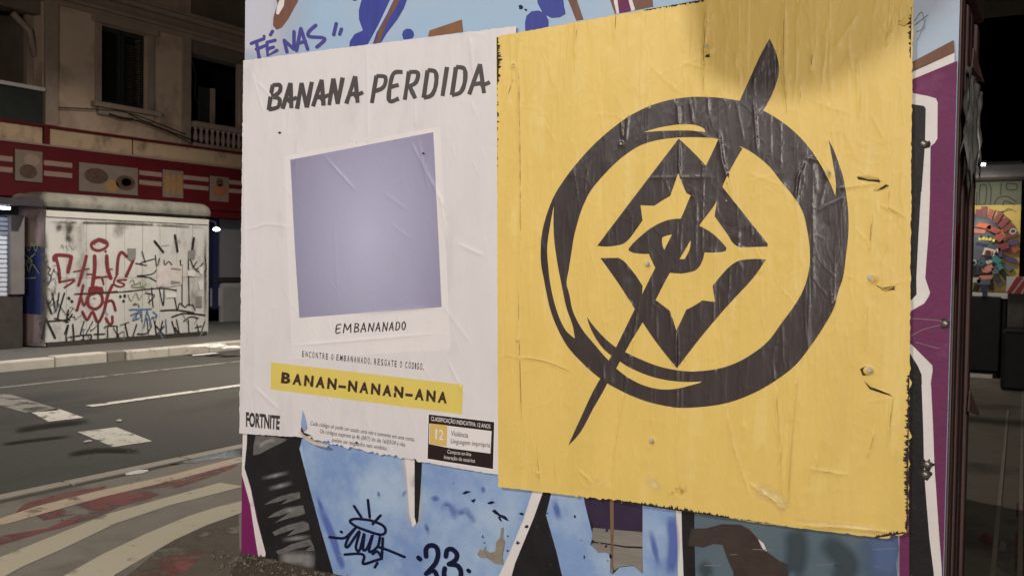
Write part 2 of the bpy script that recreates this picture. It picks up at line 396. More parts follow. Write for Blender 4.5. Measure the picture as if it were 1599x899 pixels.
# paint on the near pavement
gsheet('red_paint', zg([(60, 640), (100, 600), (260, 555), (440, 525), (430, 545), (300, 585), (150, 615)]), 'red_ground', .0076, pv)
gsheet('red_paint', zg([(140, 645), (280, 595), (560, 525), (750, 490), (960, 435), (985, 440), (900, 480), (800, 512), (700, 545), (620, 578), (500, 610), (400, 655), (280, 690), (150, 725), (-60, 790), (-60, 735), (60, 722), (200, 700), (330, 640), (180, 668)]), 'red_ground', .0078, pv)
gsheet('tan_line', zg([(-120, 695), (0, 660), (150, 610), (400, 547), (700, 482), (1010, 400), (1010, 424), (760, 492), (420, 572), (0, 690), (-120, 725)]), 'stripe_tan', .0085, pv)
gsheet('cream_stripe', zg([(-200, 905), (0, 820), (200, 740), (450, 640), (700, 570), (910, 512), (1010, 527), (900, 556), (700, 606), (480, 680), (250, 790), (90, 860), (0, 910), (-200, 1010)]), 'stripe_cream', .0085, pv)
gsheet('cream_stripe', zg([(120, 980), (260, 899), (420, 810), (600, 725), (780, 650), (900, 612), (1040, 578), (1040, 622), (850, 690), (720, 750), (600, 820), (480, 890), (360, 980)]), 'stripe_cream', .0085, pv)
gsheet('red_paint', zg([(500, 930), (560, 880), (650, 838), (780, 798), (850, 790), (820, 830), (780, 872), (690, 910), (600, 960)]), 'red_ground', .0080, pv)
mud = gsheet('mud_stain', [(150, 1010), (190, 905), (300, 815), (372, 795), (374, 858), (420, 872), (540, 897), (640, 940), (400, 1040)], 'mud', .0070, pv)
pud = gsheet('puddle', [(255, 724), (300, 711), (345, 700), (380, 692), (384, 706), (340, 716), (300, 722)], 'puddle', .0090, pv)
gsheet('puddle', [(336, 712), (352, 704), (384, 696), (384, 711), (355, 716)], 'puddle', .0092, pv)
# right-hand pavement: joints and a red dot
for a, b in (((1574, 640), (1547, 930)), ((1598, 560), (1592, 930))):
    p, q = onz(*a, .011), onz(*b, .011)
    MB().sheet([(p[0] - .012, p[1], .011), (p[0] + .012, p[1], .011), (q[0] + .012, q[1], .011), (q[0] - .012, q[1], .011)]).build('joint_line', 'gutter', pv, facing=(0, 0, 1))
gsheet('red_paint', zz(1400, 599, 2.995, [(383, 725), (395, 705), (420, 698), (445, 715), (448, 745), (425, 768), (395, 760)]), 'red_ground', .0080, pv)
gsheet('red_paint', zz(1400, 599, 2.995, [(560, 560), (640, 540), (640, 930), (550, 930)]), 'red_ground', .0080, pv)
gsheet('pale_patch', zz(1400, 599, 2.995, [(450, 890), (480, 760), (490, 725), (515, 745), (512, 820), (545, 899)]), 'road_white_worn', .0080, pv)
# loose grit at the foot of the kiosk: uncountable
st = MB()
for k in range(420):
    px = random.uniform(330, 640); py = 862 + (px - 372) * .165 + random.gauss(14, 16)
    if py < 850 + (px - 372) * .16 + 12: continue
    p = onz(px, py, .012); r_ = random.uniform(.003, .012)
    a = random.uniform(0, 6)
    vs = [(p[0] + r_ * math.cos(a + q) * random.uniform(.6, 1.3), p[1] + r_ * math.sin(a + q) * random.uniform(.6, 1.3), .010) for q in (0, 2.1, 4.2)] + [(p[0], p[1], .012 + r_ * .8)]
    st.add(vs, [(0, 1, 3), (1, 2, 3), (2, 0, 3), (0, 2, 1)])
for k in range(160):
    x = random.uniform(-11.5, -4.6); y = random.uniform(3.5, 10); r_ = random.uniform(.004, .014)
    a = random.uniform(0, 6)
    vs = [(x + r_ * math.cos(a + q), y + r_ * math.sin(a + q), .006) for q in (0, 2.1, 4.2)] + [(x, y, .010 + r_ * .6)]
    st.add(vs, [(0, 1, 3), (1, 2, 3), (2, 0, 3), (0, 2, 1)])
tag(st.build('grit', 'stone_bits'), 'loose grit and small stones on the ground', 'grit', kind='stuff')

# ------------------------------------------------------------------ brush strokes and lettering on a plane
def smooth_pts(pts, n=6):
    if len(pts) < 3: return [tuple(p) for p in pts]
    P = [pts[0]] + list(pts) + [pts[-1]]; out = []
    for i in range(1, len(P) - 2):
        p0, p1, p2, p3 = [np.array(q, float) for q in P[i - 1:i + 3]]
        for k in range(n):
            t = k / n
            out.append(tuple(.5 * ((2 * p1) + (-p0 + p2) * t + (2 * p0 - 5 * p1 + 4 * p2 - p3) * t * t + (-p0 + 3 * p1 - 3 * p2 + p3) * t ** 3)))
    out.append(tuple(pts[-1])); return out
def ribbon(mb, pts, w, mapf, off, curve=True, taper=(1, 1), soft=False, cap=True, jit=0.0):
    """one flat painted stroke; w is its width in photo pixels, tapering linearly between its ends"""
    p = smooth_pts(pts) if curve else [tuple(q) for q in pts]
    p = np.array(p, float)
    if len(p) == 2: p = np.array([p[0], p[0] * .5 + p[1] * .5, p[1]])
    n = len(p); t = np.gradient(p, axis=0); t /= np.maximum(np.linalg.norm(t, axis=1), 1e-6)[:, None]
    nr = np.stack([-t[:, 1], t[:, 0]], 1)
    ws = w * .5 * np.linspace(taper[0], taper[1], n)
    if jit: ws = ws * (1 + jit * rng.standard_normal(n))
    cols = (-1, -.62, -.25, .25, .62, 1) if soft else (-1, 1)
    prof = {1: 0.0, .62: .35, .25: .85}
    vs = []; al = []
    for i in range(n):
        for c in cols:
            q = p[i] + nr[i] * ws[i] * c
            vs.append(mapf(q[0], q[1], off + .00003 * i / n))
            al.append(prof[abs(c)] * min(1.0, 4.0 * min(i, n - 1 - i) / (n - 1)) if soft else 1.0)
    k = len(cols); fs = []
    for i in range(n - 1):
        for j in range(k - 1): fs.append((i * k + j, i * k + j + 1, (i + 1) * k + j + 1, (i + 1) * k + j))
    if cap and not soft:
        for e, sg in ((0, -1), (n - 1, 1)):
            c0 = len(vs); arc = []
            for a in np.linspace(-math.pi / 2, math.pi / 2, 6)[1:-1]:
                q = p[e] + nr[e] * ws[e] * math.sin(a) + t[e] * sg * ws[e] * math.cos(a)
                vs.append(mapf(q[0], q[1], off + .00003 * e / n)); al.append(1.0); arc.append(len(vs) - 1)
            fs.append(tuple([e * k] + arc + [e * k + k - 1]))
    mb.add(vs, fs, al)
GLY = {
 'A': [[(0, 0), (.48, 1), (.95, 0)], [(.15, .33), (.85, .36)]],
 'B': [[(.08, 0), (.14, 1)], [(.14, .98), (.75, .95), (.8, .7), (.3, .5)], [(.3, .5), (.88, .4), (.85, .1), (.08, .02)]],
 'N': [[(.03, 0), (.12, 1)], [(.12, 1), (.8, .02)], [(.8, .02), (.95, 1)]],
 'P': [[(.06, 0), (.16, 1)], [(.16, .98), (.9, .9), (.85, .55), (.12, .42)]],
 'E': [[(.95, 1), (.12, .93), (.06, .03), (.9, .06)], [(.1, .5), (.75, .55)]],
 'R': [[(.06, 0), (.14, 1)], [(.14, .98), (.9, .92), (.82, .58), (.14, .45)], [(.35, .46), (.95, .02)]],
 'D': [[(.06, .02), (.12, .98)], [(.12, .98), (.8, .88), (.95, .45), (.7, .1), (.06, .02)]],
 'I': [[(.4, 0), (.6, 1)]],
 'M': [[(0, 0), (.12, 1)], [(.12, 1), (.5, .3), (.88, 1)], [(.88, 1), (1, 0)]],
 'O': [[(.5, 1), (.08, .75), (.06, .3), (.45, 0), (.9, .25), (.94, .7), (.5, 1)]],
 'F': [[(.95, .92), (.1, 1), (.2, .0)], [(.15, .5), (.75, .52)]],
 'S': [[(.95, .85), (.6, 1), (.12, .85), (.3, .58), (.85, .5), (.9, .2), (.4, 0)]],
}
def glyph(mb, ch, quad, w, mapf, off, **kw):
    """quad: bottom-left, bottom-right, top-right, top-left of the letter, photo pixels"""
    bl, br, tr, tl = [np.array(q, float) for q in quad]
    for st_ in GLY[ch]:
        pts = [tuple((bl * (1 - u) + br * u) * (1 - v) + (tl * (1 - u) + tr * u) * v) for u, v in st_]
        curve = len(pts) > 3
        if not curve and len(pts) == 3:
            ribbon(mb, pts[:2], w, mapf, off, curve=False, **kw); ribbon(mb, pts[1:], w, mapf, off + .00006, curve=False, **kw)
        else: ribbon(mb, pts, w, mapf, off, curve=curve, **kw)
        off += .00008
_fc = {}
def type_mesh(s, bold):
    key = (s, bold)
    if key in _fc: return _fc[key]
    cu = bpy.data.curves.new('type', 'FONT'); cu.body = s; cu.size = 1; cu.offset = bold; cu.resolution_u = 3
    o = bpy.data.objects.new('type', cu); C.objects.link(o)
    me = o.evaluated_get(bpy.context.evaluated_depsgraph_get()).to_mesh()
    v = np.array([x.co[:2] for x in me.vertices]); f = [tuple(p.vertices) for p in me.polygons]
    bpy.data.objects.remove(o); bpy.data.curves.remove(cu)
    _fc[key] = (v, f); return v, f
def typeset(mb, s, quad, mapf, off, bold=0.0):
    """quad: baseline-left, baseline-right, cap-right, cap-left in photo pixels"""
    v, f = type_mesh(s, bold)
    bl, br, tr, tl = [np.array(q, float) for q in quad]
    x0, x1 = v[:, 0].min(), v[:, 0].max(); cap = .70
    out = []
    for a, b in v:
        u = (a - x0) / (x1 - x0); t = b / cap
        q = (bl * (1 - u) + br * u) * (1 - t) + (tl * (1 - u) + tr * u) * t
        out.append(mapf(q[0], q[1], off))
    mb.add(out, f)
def blob(cx, cy, rx, ry, n=14, jag=.3):
    return [(cx + rx * math.cos(2 * math.pi * k / n) * (1 + random.uniform(-jag, jag)), cy + ry * math.sin(2 * math.pi * k / n) * (1 + random.uniform(-jag, jag))) for k in range(n)]

G_ = lambda px, py, off: tuple(onz(px, py, .0055 + off))
for st_, w_ in OIL:
    mb = MB(); ribbon(mb, zr(st_), w_, G_, 0.0, soft=True); mb.build('oil_stain', 'dark_stain', g, facing=(0, 0, 1))

# ------------------------------------------------------------------ near kiosk with the painted end wall
XL, XR, YB, HK = -3.832, -.362, 4.5, 3.35
kiosk = empty('painted_kiosk', (-2.1, YW, 0))
tag(kiosk, 'street kiosk whose end wall is covered in blue and purple graffiti behind the two posters', 'kiosk')
wall = MB().box(XL, XR, YW, YW + .05, -.05, HK).build('wall_panel', 'wall_blue', kiosk)
MB().box(XR + .0015, XR + .007, YW + .004, YW + .051, 0.0, HK - .01).build('edge_trim', 'kiosk_side', kiosk)
MB().box(XL + .02, -1.0, YW + .052, 7.4, -.05, HK - .02).build('body', 'kiosk_metal', kiosk, bevel=.03)
MB().box(XL - .08, XR + .05, YW - .06, 7.5, HK + .003, HK + .12).build('roof', 'kiosk_metal', kiosk, bevel=.03)
# added unseen plate above the frame, outlined back from the shade on the yellow poster
zaw = HK - .12; top = []
for (a_, b_) in ((1076, -262), (1078, -60), (1082, 20), (1090, 75), (1108, 125), (1150, 155), (1210, 168), (1270, 164), (1330, 142), (1380, 110), (1430, 72), (1490, 15), (1520, -100), (1560, -300)):
    wx_, wz_ = Wxz(a_, b_); t = (zaw - wz_) / (LAMP_A[2] - wz_)
    t = max(t, 0.0)
    top.append((wx_ + (LAMP_A[0] - wx_) * t, min(YW + (LAMP_A[1] - YW) * t, YW - .002)))
aw = MB(); n_ = len(top)
vs = [(a_, b_, zaw) for a_, b_ in top] + [(a_, b_, zaw + .03) for a_, b_ in top]
aw.add(vs, [tuple(range(n_)), tuple(range(n_, 2 * n_))[::-1]] + [(k, (k + 1) % n_, n_ + (k + 1) % n_, n_ + k) for k in range(n_)])
aw.build('shade_caster', 'kiosk_metal', kiosk)
# folded side door of the kiosk: ribbed brown leaves seen edge on, to the right of the wall
xs = XR - .006
for k in range(7):
    y0 = YW + .052 + k * .117
    m_ = MB(); dx = random.uniform(-.01, .012)
    m_.box(xs - .03 + dx, xs + dx, y0, y0 + .108, .0, 2.62 + .0)
    m_.build('door_leaf', 'kiosk_side', kiosk, bevel=.012)
MB().box(xs - .06, xs - .034, YW + .052, YB, .0, HK - .03).build('door_backing', 'kiosk_side', kiosk)
MB().box(xs - .034, xs + .02, YW + .052, YB - .02, 2.63, HK - .03).build('door_head', 'kiosk_side', kiosk, bevel=.01)
p = onx(1500, 352, xs + .02); q = onx(1500, 425, xs + .02)
MB().sheet([(xs + .016, p[1] - .06, p[2]), (xs + .016, p[1] + .05, p[2] + .02), (xs + .016, p[1] + .045, q[2]), (xs + .016, p[1] - .03, q[2] - .04)]).build('red_reflection', 'kiosk_side_red', kiosk)  # red reflection on the door, painted as a flat patch
# bent metal tabs on the door edge
for (a, b, s_) in ((1508, 108, .05), (1503, 640, .05)):
    p = onx(a, b, xs)
    MB().add([(xs + .02, p[1] - .02, p[2]), (xs + .02, p[1] + .12, p[2] - .02), (xs + .05, p[1] + .13, p[2] - .03), (xs + .02, p[1] + .02, p[2] + s_ * 1.6), (xs + .026, p[1] - .02, p[2]), (xs + .026, p[1] + .12, p[2] - .025), (xs + .056, p[1] + .13, p[2] - .035), (xs + .026, p[1] + .02, p[2] + s_ * 1.6)],
             [(0, 1, 2), (0, 2, 3), (4, 6, 5), (4, 7, 6), (0, 3, 7, 4), (3, 2, 6, 7), (2, 1, 5, 6), (1, 0, 4, 5)]).build('bent_tab', 'kiosk_side', kiosk)
# torn shiny plastic film hanging on the door edge
fm = MB(); nu, nv = 26, 40
zt, zb = onx(1500, 116, xs)[2], onx(1500, 292, xs)[2]
yA, yB_ = YW + .01, YW + .66
vs = []
for j in range(nv + 1):
    for i in range(nu + 1):
        u, v = i / nu, j / nv
        yb = zb + .05 * math.sin(i * 1.7) + .12 * abs(u - .5) * 1.6
        z = zt + (yb - zt) * v
        dx = .03 + .012 * math.sin(u * 23 + 1.3 * math.sin(v * 4)) + .012 * mnoise.noise(Vector((u * 9, v * 5, 3)))
        vs.append((xs + dx, yA + (yB_ - yA) * u * (1 - .12 * v), z))
fs = [(j * (nu + 1) + i, j * (nu + 1) + i + 1, (j + 1) * (nu + 1) + i + 1, (j + 1) * (nu + 1) + i) for j in range(nv) for i in range(nu)]
film = fm.add(vs, fs).build('plastic_film', 'film', None, True)
tag(film, 'torn shiny plastic film hanging on the brown edge of the kiosk', 'plastic film')

# --- the mural: flat paint, each field its own patch
LAY = [.0013]
def paint(pts, m, name='paint_patch', sub=1):
    LAY[0] += .00004
    q = [W(a, b, LAY[0]) for a, b in pts]
    return MB().sheet(q).build(name, m, wall, facing=(0, -1, 0))
# soft pale patch, top left
sm = MB()
ribbon(sm, [(400, -30), (396, 40), (395, 100)], 190, W, .0010, soft=True)
sm.build('pale_fade', 'wall_pale', wall, facing=(0, -1, 0))
# lower blue field
paint([(380, 640), (1000, 700), (1000, 960), (520, 960), (470, 690)], 'wall_lower_blue')
zt_ = lambda p: zz(380, 0, 3.075, p)
paint(zt_([(150, -30), (268, -30), (262, 10), (215, 95), (185, 135), (160, 145), (143, 125), (145, 85), (165, 20)]), 'mural_brown')
paint(zt_([(178, -10), (200, -10), (195, 30), (170, 72), (158, 68), (162, 35)]), 'mural_white')
paint(zt_([(580, -40), (800, -40), (772, 40), (740, 95), (690, 160), (662, 206), (510, 226), (512, 200), (535, 165), (575, 148), (556, 95), (555, 50)]), 'deep_blue')
paint(zt_([(725, -40), (742, -40), (690, 70), (640, 160), (622, 214), (598, 216), (650, 120)]), 'wall_blue')
paint(zt_([(742, -40), (770, -40), (735, 35), (690, 110), (655, 208), (632, 212), (650, 150), (700, 60)]), 'mural_brown')
paint(zt_([(520, -20), (548, -20), (547, 2), (535, 7), (522, 2)]), 'deep_blue')
paint(zt_([(763, 170), (768, 150), (785, 139), (805, 141), (818, 155), (820, 172), (812, 186), (770, 192)]), 'deep_blue')
paint(zt_([(886, 178), (895, 148), (1050, 95), (1056, 155)]), 'mural_tan')
paint(zt_([(1400, -60), (1530, -60), (1540, 30), (1548, 68), (1520, 85), (1480, 88), (1440, 68), (1415, 20)]), 'deep_blue')
paint(zt_([(1353, 110), (1360, 78), (1385, 56), (1420, 52), (1450, 68), (1466, 98), (1466, 140), (1355, 170)]), 'deep_blue')
paint(zt_([(1322, 28), (1335, 24), (1345, 34), (1340, 46), (1326, 46)]), 'navy_ink'); paint(zt_([(1352, 42), (1365, 48), (1360, 56), (1350, 50)]), 'navy_ink')
zq = lambda p: zz(780, 0, 1.9985, p)
paint(zq([(205, -20), (235, -20), (262, 62), (240, 66), (222, 20)]), 'mural_brown')
paint(zq([(338, -20), (475, -20), (480, 22), (420, 34), (360, 44)]), 'mural_brown')
paint(zq([(352, -20), (408, -20), (424, 32), (414, 36), (366, 44)]), 'mural_white')
paint(zq([(366, -20), (398, -20), (412, 36), (374, 43)]), 'mural_purple')
# tag in marker: FÉ NAS "
tg = MB()
zf = lambda p: zz(380, 0, 2.998, p)
kw = dict(mapf=W)
for st_ in ([(38, 205), (100, 182), (98, 172)], [(62, 195), (75, 272)], [(62, 232), (105, 215)],
            [(112, 200), (150, 190)], [(112, 200), (115, 262), (158, 238)], [(112, 232), (142, 222)], [(128, 165), (138, 148)],
            [(205, 245), (192, 190)], [(192, 190), (238, 232)], [(238, 232), (238, 150)],
            [(250, 238), (270, 135)], [(270, 135), (302, 232)], [(255, 205), (292, 195)],
            [(340, 120), (308, 150), (310, 172), (370, 178), (380, 190), (345, 222)], [(436, 112), (424, 164)], [(460, 138), (452, 162)]):
    LAY[0] += .00004; ribbon(tg, zf(st_), 5.4, W, LAY[0], curve=len(st_) > 3)
tg.build('marker_lettering', 'tag_ink', wall, facing=(0, -1, 0))
# lower left: magenta, white edge, black band with grey spray strokes
zl = lambda p: zz(360, 660, 3.7615, p)
paint(zl([(-40, -40), (130, -40), (260, 900), (40, 900), (-40, 900)]), 'mural_magenta')
paint(zl([(100, -80), (470, -80), (405, 150), (470, 400), (530, 620), (600, 860), (620, 960), (215, 960), (205, 770), (140, 460), (85, 270)]), 'mural_black')
paint(zl([(78, -80), (104, -80), (98, 120), (84, 262), (120, 380), (155, 560), (208, 762), (206, 782), (165, 782), (145, 660), (118, 480), (60, 300), (58, 275), (72, 130)]), 'mural_white')
for hp in ([(135, 188), (138, 130), (150, 72), (250, 78), (335, 96), (300, 118), (240, 146), (170, 182)], [(198, 480), (240, 452), (290, 430), (360, 412), (408, 404), (412, 440), (350, 462), (300, 477), (345, 440), (280, 462)],
           [(220, 556), (260, 526), (300, 508), (380, 490), (428, 480), (441, 530), (400, 545), (350, 556), (262, 584), (320, 545), (350, 520), (290, 545)], [(248, 640), (300, 612), (345, 596), (430, 574), (460, 588), (466, 626), (400, 645), (330, 664), (385, 618), (320, 640), (262, 660)],
           [(268, 752), (310, 735), (350, 714), (420, 692), (470, 680), (490, 718), (496, 748), (440, 750), (478, 716), (420, 730), (360, 745), (285, 770)]):
    paint(zl(hp), 'hatch_grey', 'grey_hatching')
for st_, w_ in (([(160, 150), (210, 110), (280, 95)], 9), ([(280, 790), (400, 795), (505, 800)], 24), ([(410, 825), (500, 815)], 18), ([(180, 330), (350, 285)], 7), ([(220, 392), (370, 345)], 8), ([(300, 520), (400, 500)], 10), ([(300, 690), (480, 660)], 8)):
    LAY[0] += .00004; sg = MB(); ribbon(sg, zl(st_), w_ * 1.25, W, LAY[0], soft=True); sg.build('grey_spray', 'spray_grey', wall, facing=(0, -1, 0))
for st_, w_ in (([(520, 480), (590, 640), (640, 790), (660, 860)], 15), ([(505, 420), (545, 520)], 8)):
    LAY[0] += .00004; sb = MB(); ribbon(sb, zl(st_), w_, W, LAY[0], soft=True); sb.build('blue_spray', 'spray_blue_faint', wall, facing=(0, -1, 0))
zc = lambda p: zz(500, 740, 5.33, p)
for st_, w_ in (([(1020, 240), (1090, 300), (1160, 350)], 16), ([(1150, 340), (1220, 300), (1290, 410)], 10), ([(870, 400), (910, 500)], 7), ([(1350, 90), (1370, 160)], 7), ([(480, 140), (500, 190)], 5), ([(930, 220), (990, 180)], 10), ([(690, 190), (720, 120)], 6)):
    LAY[0] += .00004; sb = MB(); ribbon(sb, zc(st_), w_ * 1.3, W, LAY[0], soft=True); sb.build('blue_spray', 'spray_blue_faint', wall, facing=(0, -1, 0))
# white and black spike under the white poster
sw = MB(); LAY[0] += .00004
ribbon(sw, [(634, 690), (645, 760), (648, 826)], 34, W, LAY[0], soft=True); sw.build('white_spray', 'spray_white', wall, facing=(0, -1, 0))
paint([(632, 690), (653, 690), (652, 815), (645, 822), (640, 800)], 'mural_white')
paint([(648, 690), (661, 690), (657, 770), (654, 812), (651, 818), (648, 806)], 'mural_black')
# hamburger-like tag and the number 23
tg = MB()
for st_ in ([(285, 262), (345, 355)], [(400, 212), (416, 355)], [(505, 340), (440, 412)], [(82, 520), (190, 530), (235, 505), (285, 455)],
            [(420, 380), (300, 368), (252, 388), (300, 430), (400, 470), (510, 500), (548, 470), (520, 420), (420, 380)],
            [(300, 440), (240, 520), (215, 590), (240, 595), (330, 470), (300, 600), (330, 630), (370, 490), (360, 620), (395, 610), (440, 500), (410, 640), (480, 600), (500, 520)],
            [(525, 530), (515, 700)], [(480, 600), (560, 625), (705, 685)], [(208, 665), (330, 658), (370, 680), (362, 742), (460, 715), (510, 700)], [(480, 735), (458, 770)], [(440, 660), (480, 640), (515, 690)], [(176, 474), (184, 480)]):
    LAY[0] += .00004; ribbon(tg, zc(st_), 4.2, W, LAY[0])
for st_, w_ in (([(885, 680), (885, 620), (915, 590), (965, 600), (985, 660), (960, 740), (885, 825)], 7.5), ([(885, 825), (950, 800), (985, 870), (1010, 905)], 7), ([(1050, 680), (1060, 630), (1100, 620), (1140, 660), (1130, 710), (1075, 745)], 7.5), ([(1075, 745), (1150, 760), (1175, 830), (1130, 900), (1040, 850), (1040, 780)], 7.5), ([(820, 690), (836, 705)], 7), ([(1235, 795), (1245, 805)], 6)):
    LAY[0] += .00004; ribbon(tg, zc(st_), w_, W, LAY[0])
tg.build('marker_tag', 'navy_ink', wall, facing=(0, -1, 0))
# chips and peeled patches
for b_ in ([(1185, 160), (1215, 135), (1265, 142), (1235, 152), (1205, 165)], [(1255, 215), (1300, 200), (1280, 235)], [(1395, 235), (1430, 220), (1460, 228), (1430, 245), (1400, 245)],
           [(1430, 300), (1460, 290), (1500, 330), (1545, 345), (1575, 385), (1550, 380), (1490, 345), (1450, 320)], [(1480, 350), (1500, 350), (1515, 390), (1500, 385)], [(1355, 500), (1365, 525), (1352, 525)], [(1363, 565), (1378, 562), (1375, 576)], [(1560, 500), (1575, 515), (1562, 520)], [(1105, 70), (1122, 75), (1112, 80)],
           [(1555, 625), (1575, 630), (1560, 645)], [(1555, 700), (1578, 705), (1565, 718)]):
    paint(zc(b_), 'navy_ink', 'paint_chip')
paint(zc([(1335, 620), (1360, 630), (1385, 590), (1380, 625), (1420, 650), (1460, 640), (1470, 560), (1500, 530), (1510, 445), (1530, 440), (1525, 520), (1540, 560), (1520, 690), (1530, 750), (1450, 735), (1390, 690), (1340, 690), (1310, 665)]), 'raw_patch', 'peeled_patch')
# the bottom strip under the yellow poster
zb_ = lambda p: zz(780, 740, 2.3866, p)
paint(zb_([(150, 20), (560, 20), (560, 120), (535, 215), (535, 420), (30, 420), (60, 330)]), 'mural_black')
paint(zb_([(205, 30), (310, 40), (325, 130), (340, 190), (350, 230), (340, 260), (370, 290), (400, 285), (420, 310), (425, 370), (450, 345), (500, 340), (540, 370), (540, 440), (250, 440), (215, 290), (175, 150)]), 'wall_lower_blue')
paint(zb_([(60, 20), (170, 20), (165, 62), (130, 160), (60, 330), (30, 440), (-30, 440), (40, 290), (90, 170), (125, 62)]), 'mural_white')
paint(zb_([(312, 30), (540, 40), (537, 215), (355, 198), (325, 130), (318, 100)]), 'mural_plum')
pl_t = paint(zb_([(350, 198), (536, 214), (535, 268), (470, 266), (420, 258), (360, 250), (345, 240)]), 'bare_board', 'bare_board')
paint(zb_([(352, 254), (420, 263), (470, 272), (535, 275), (533, 368), (500, 338), (450, 343), (428, 358), (420, 300), (395, 290), (370, 292), (342, 260)]), 'bare_board', 'bare_board')
paint(zb_([(535, 40), (660, 40), (655, 135), (664, 250), (670, 440), (535, 440)]), 'wall_lower_blue')
paint(zb_([(720, 40), (1545, 40), (1545, 440), (720, 440)]), 'teal_paint')
paint(zb_([(655, 60), (680, 60), (682, 240), (690, 440), (668, 440), (664, 250)]), 'mural_white')
paint(zb_([(678, 60), (728, 60), (728, 240), (734, 440), (690, 440), (682, 240)]), 'mural_black')
paint(zb_([(715, 200), (770, 200), (830, 184), (900, 186), (935, 205), (965, 240), (975, 270), (1005, 292), (1045, 320), (1078, 335), (1078, 440), (880, 440), (872, 360), (855, 325), (832, 262), (800, 258), (760, 272), (740, 268), (705, 265)]), 'brown_peel', 'peeled_patch')
paint(zb_([(965, 240), (985, 255), (998, 285), (985, 280)]), 'mural_white', 'paint_chip')
paint(zb_([(1485, 225), (1550, 240), (1550, 440), (1492, 440), (1478, 330), (1490, 280)]), 'mural_white')
paint(zb_([(412, 40), (426, 40), (428, 200), (424, 440), (412, 440), (416, 250)]), 'rust_streak')
for k in range(16):
    a, b = random.uniform(60, 420), random.uniform(130, 370)
    paint(zb_(blob(a, b, random.uniform(2.5, 8), random.uniform(2.5, 8), 7, .5)), random.choice(['mural_plum', 'bare_board', 'navy_ink']), 'paint_chip')
for st_, w_, mm in (([(640, 150), (650, 260), (640, 370)], 22, 'spray_blue_faint'), ([(200, 90), (230, 170)], 14, 'spray_blue_faint'), ([(560, 200), (600, 350)], 12, 'spray_blue_faint'), ([(1400, 200), (1440, 290), (1420, 400)], 90, 'spray_teal_blue'),
                    ([(1100, 200), (1110, 290), (1090, 390)], 46, 'spray_dark'), ([(740, 330), (800, 380)], 30, 'spray_dark'), ([(1200, 240), (1300, 330), (1250, 400)], 46, 'spray_dark')):
    LAY[0] += .00004; sb = MB(); ribbon(sb, zb_(st_), w_, W, LAY[0], soft=True); sb.build('spray_smudge', mm, wall, facing=(0, -1, 0))
for k in range(9):
    sc_ = MB()
    a, b = random.uniform(760, 1400), random.uniform(190, 360)
    LAY[0] += .00004; ribbon(sc_, zb_([(a, b), (a + random.uniform(20, 90), b - random.uniform(-4, 12))]), random.uniform(.6, 1.4), W, LAY[0], curve=False)
    sc_.build('scratch', 'notice_grey', wall, facing=(0, -1, 0))
# right-hand margin of the mural
z1 = lambda p: zz(1400, 0, 2.995, p); z2 = lambda p: zz(1400, 300, 2.995, p); z3 = lambda p: zz(1400, 599, 2.995, p)
def jagx(p0, p1, n=26, j=1.2):
    return [(p0[0] + (p1[0] - p0[0]) * k / n + random.uniform(-j, j), p0[1] + (p1[1] - p0[1]) * k / n) for k in range(n + 1)]
edge = jagx((1496, 96), (1491, 300)) + jagx((1491, 300), (1482, 920), 60)
paint([(1405, 130), (1410, 122)] + edge + [(1405, 920)], 'mural_purple')
paint(z1([(40, 310), (268, 190), (272, 250), (40, 350)]), 'mural_brown')
paint(z1([(40, 355), (272, 250), (272, 292), (40, 388)]), 'mural_white')
paint(z1([(40, 425), (80, 438), (150, 452), (185, 462), (193, 480), (192, 650), (178, 672), (160, 684), (157, 899)]) + z2([(158, 0), (150, 200), (135, 400), (158, 470), (150, 490), (130, 520), (66, 556), (30, 570), (30, 0)]), 'mural_white')
paint(z1([(40, 480), (82, 490), (128, 497), (138, 510), (134, 680), (118, 899)]) + z2([(116, 0), (104, 200), (94, 400), (95, 478), (70, 505), (30, 520), (30, 0)]), 'mural_black')
paint(z2([(30, 690), (72, 712), (120, 760), (168, 808), (170, 830), (160, 899)]) + z3([(162, 0), (172, 200), (178, 380), (188, 520), (200, 700), (212, 860), (214, 960), (60, 960), (60, 0)]), 'mural_white')
paint(z2([(30, 720), (66, 755), (100, 810), (118, 850), (120, 899)]) + z3([(118, 0), (126, 200), (130, 400), (140, 540), (155, 720), (175, 880), (180, 960), (60, 960), (60, 0)]), 'mural_black')
for st_ in ([(75, 590), (200, 600), (235, 625)], [(70, 670), (130, 640), (200, 622)], [(90, 700), (200, 730)]):
    LAY[0] += .00004; sc_ = MB(); ribbon(sc_, z2(st_), 1.1, W, LAY[0]); sc_.build('scratch', 'notice_grey', wall, facing=(0, -1, 0))
for st_ in ([(85, 100), (120, 60), (130, 130), (95, 150)], [(100, 190), (140, 90)], [(85, 120), (150, 70)]):
    LAY[0] += .00004; sc_ = MB(); ribbon(sc_, z1(st_), .9, W, LAY[0]); sc_.build('scratch', 'notice_grey', wall, facing=(0, -1, 0))
# screws through the wall, with torn scraps round them
for (a, b) in ((1443, 225), (1446, 740), (1449, 724), (1477, 505)):
    px_ = Wxz(a, b)
    m_ = MB(); vs = []; 
    for ring, (r_, d_) in enumerate(((.014, .004), (.012, .011), (.004, .014))):
        for k in range(10): vs.append((px_[0] + r_ * math.cos(k * .628), YW - .004 - d_, px_[1] + r_ * math.sin(k * .628)))
    fs = [(i * 10 + k, i * 10 + (k + 1) % 10, (i + 1) * 10 + (k + 1) % 10, (i + 1) * 10 + k) for i in range(2) for k in range(10)] + [tuple(range(20, 30))]
    m_.add(vs, fs).build('screw', 'bolt', kiosk, True)
    paint([(x, y) for x, y in blob(a, b, 9, 8, 11, .5)], 'scorch', 'paint_chip')

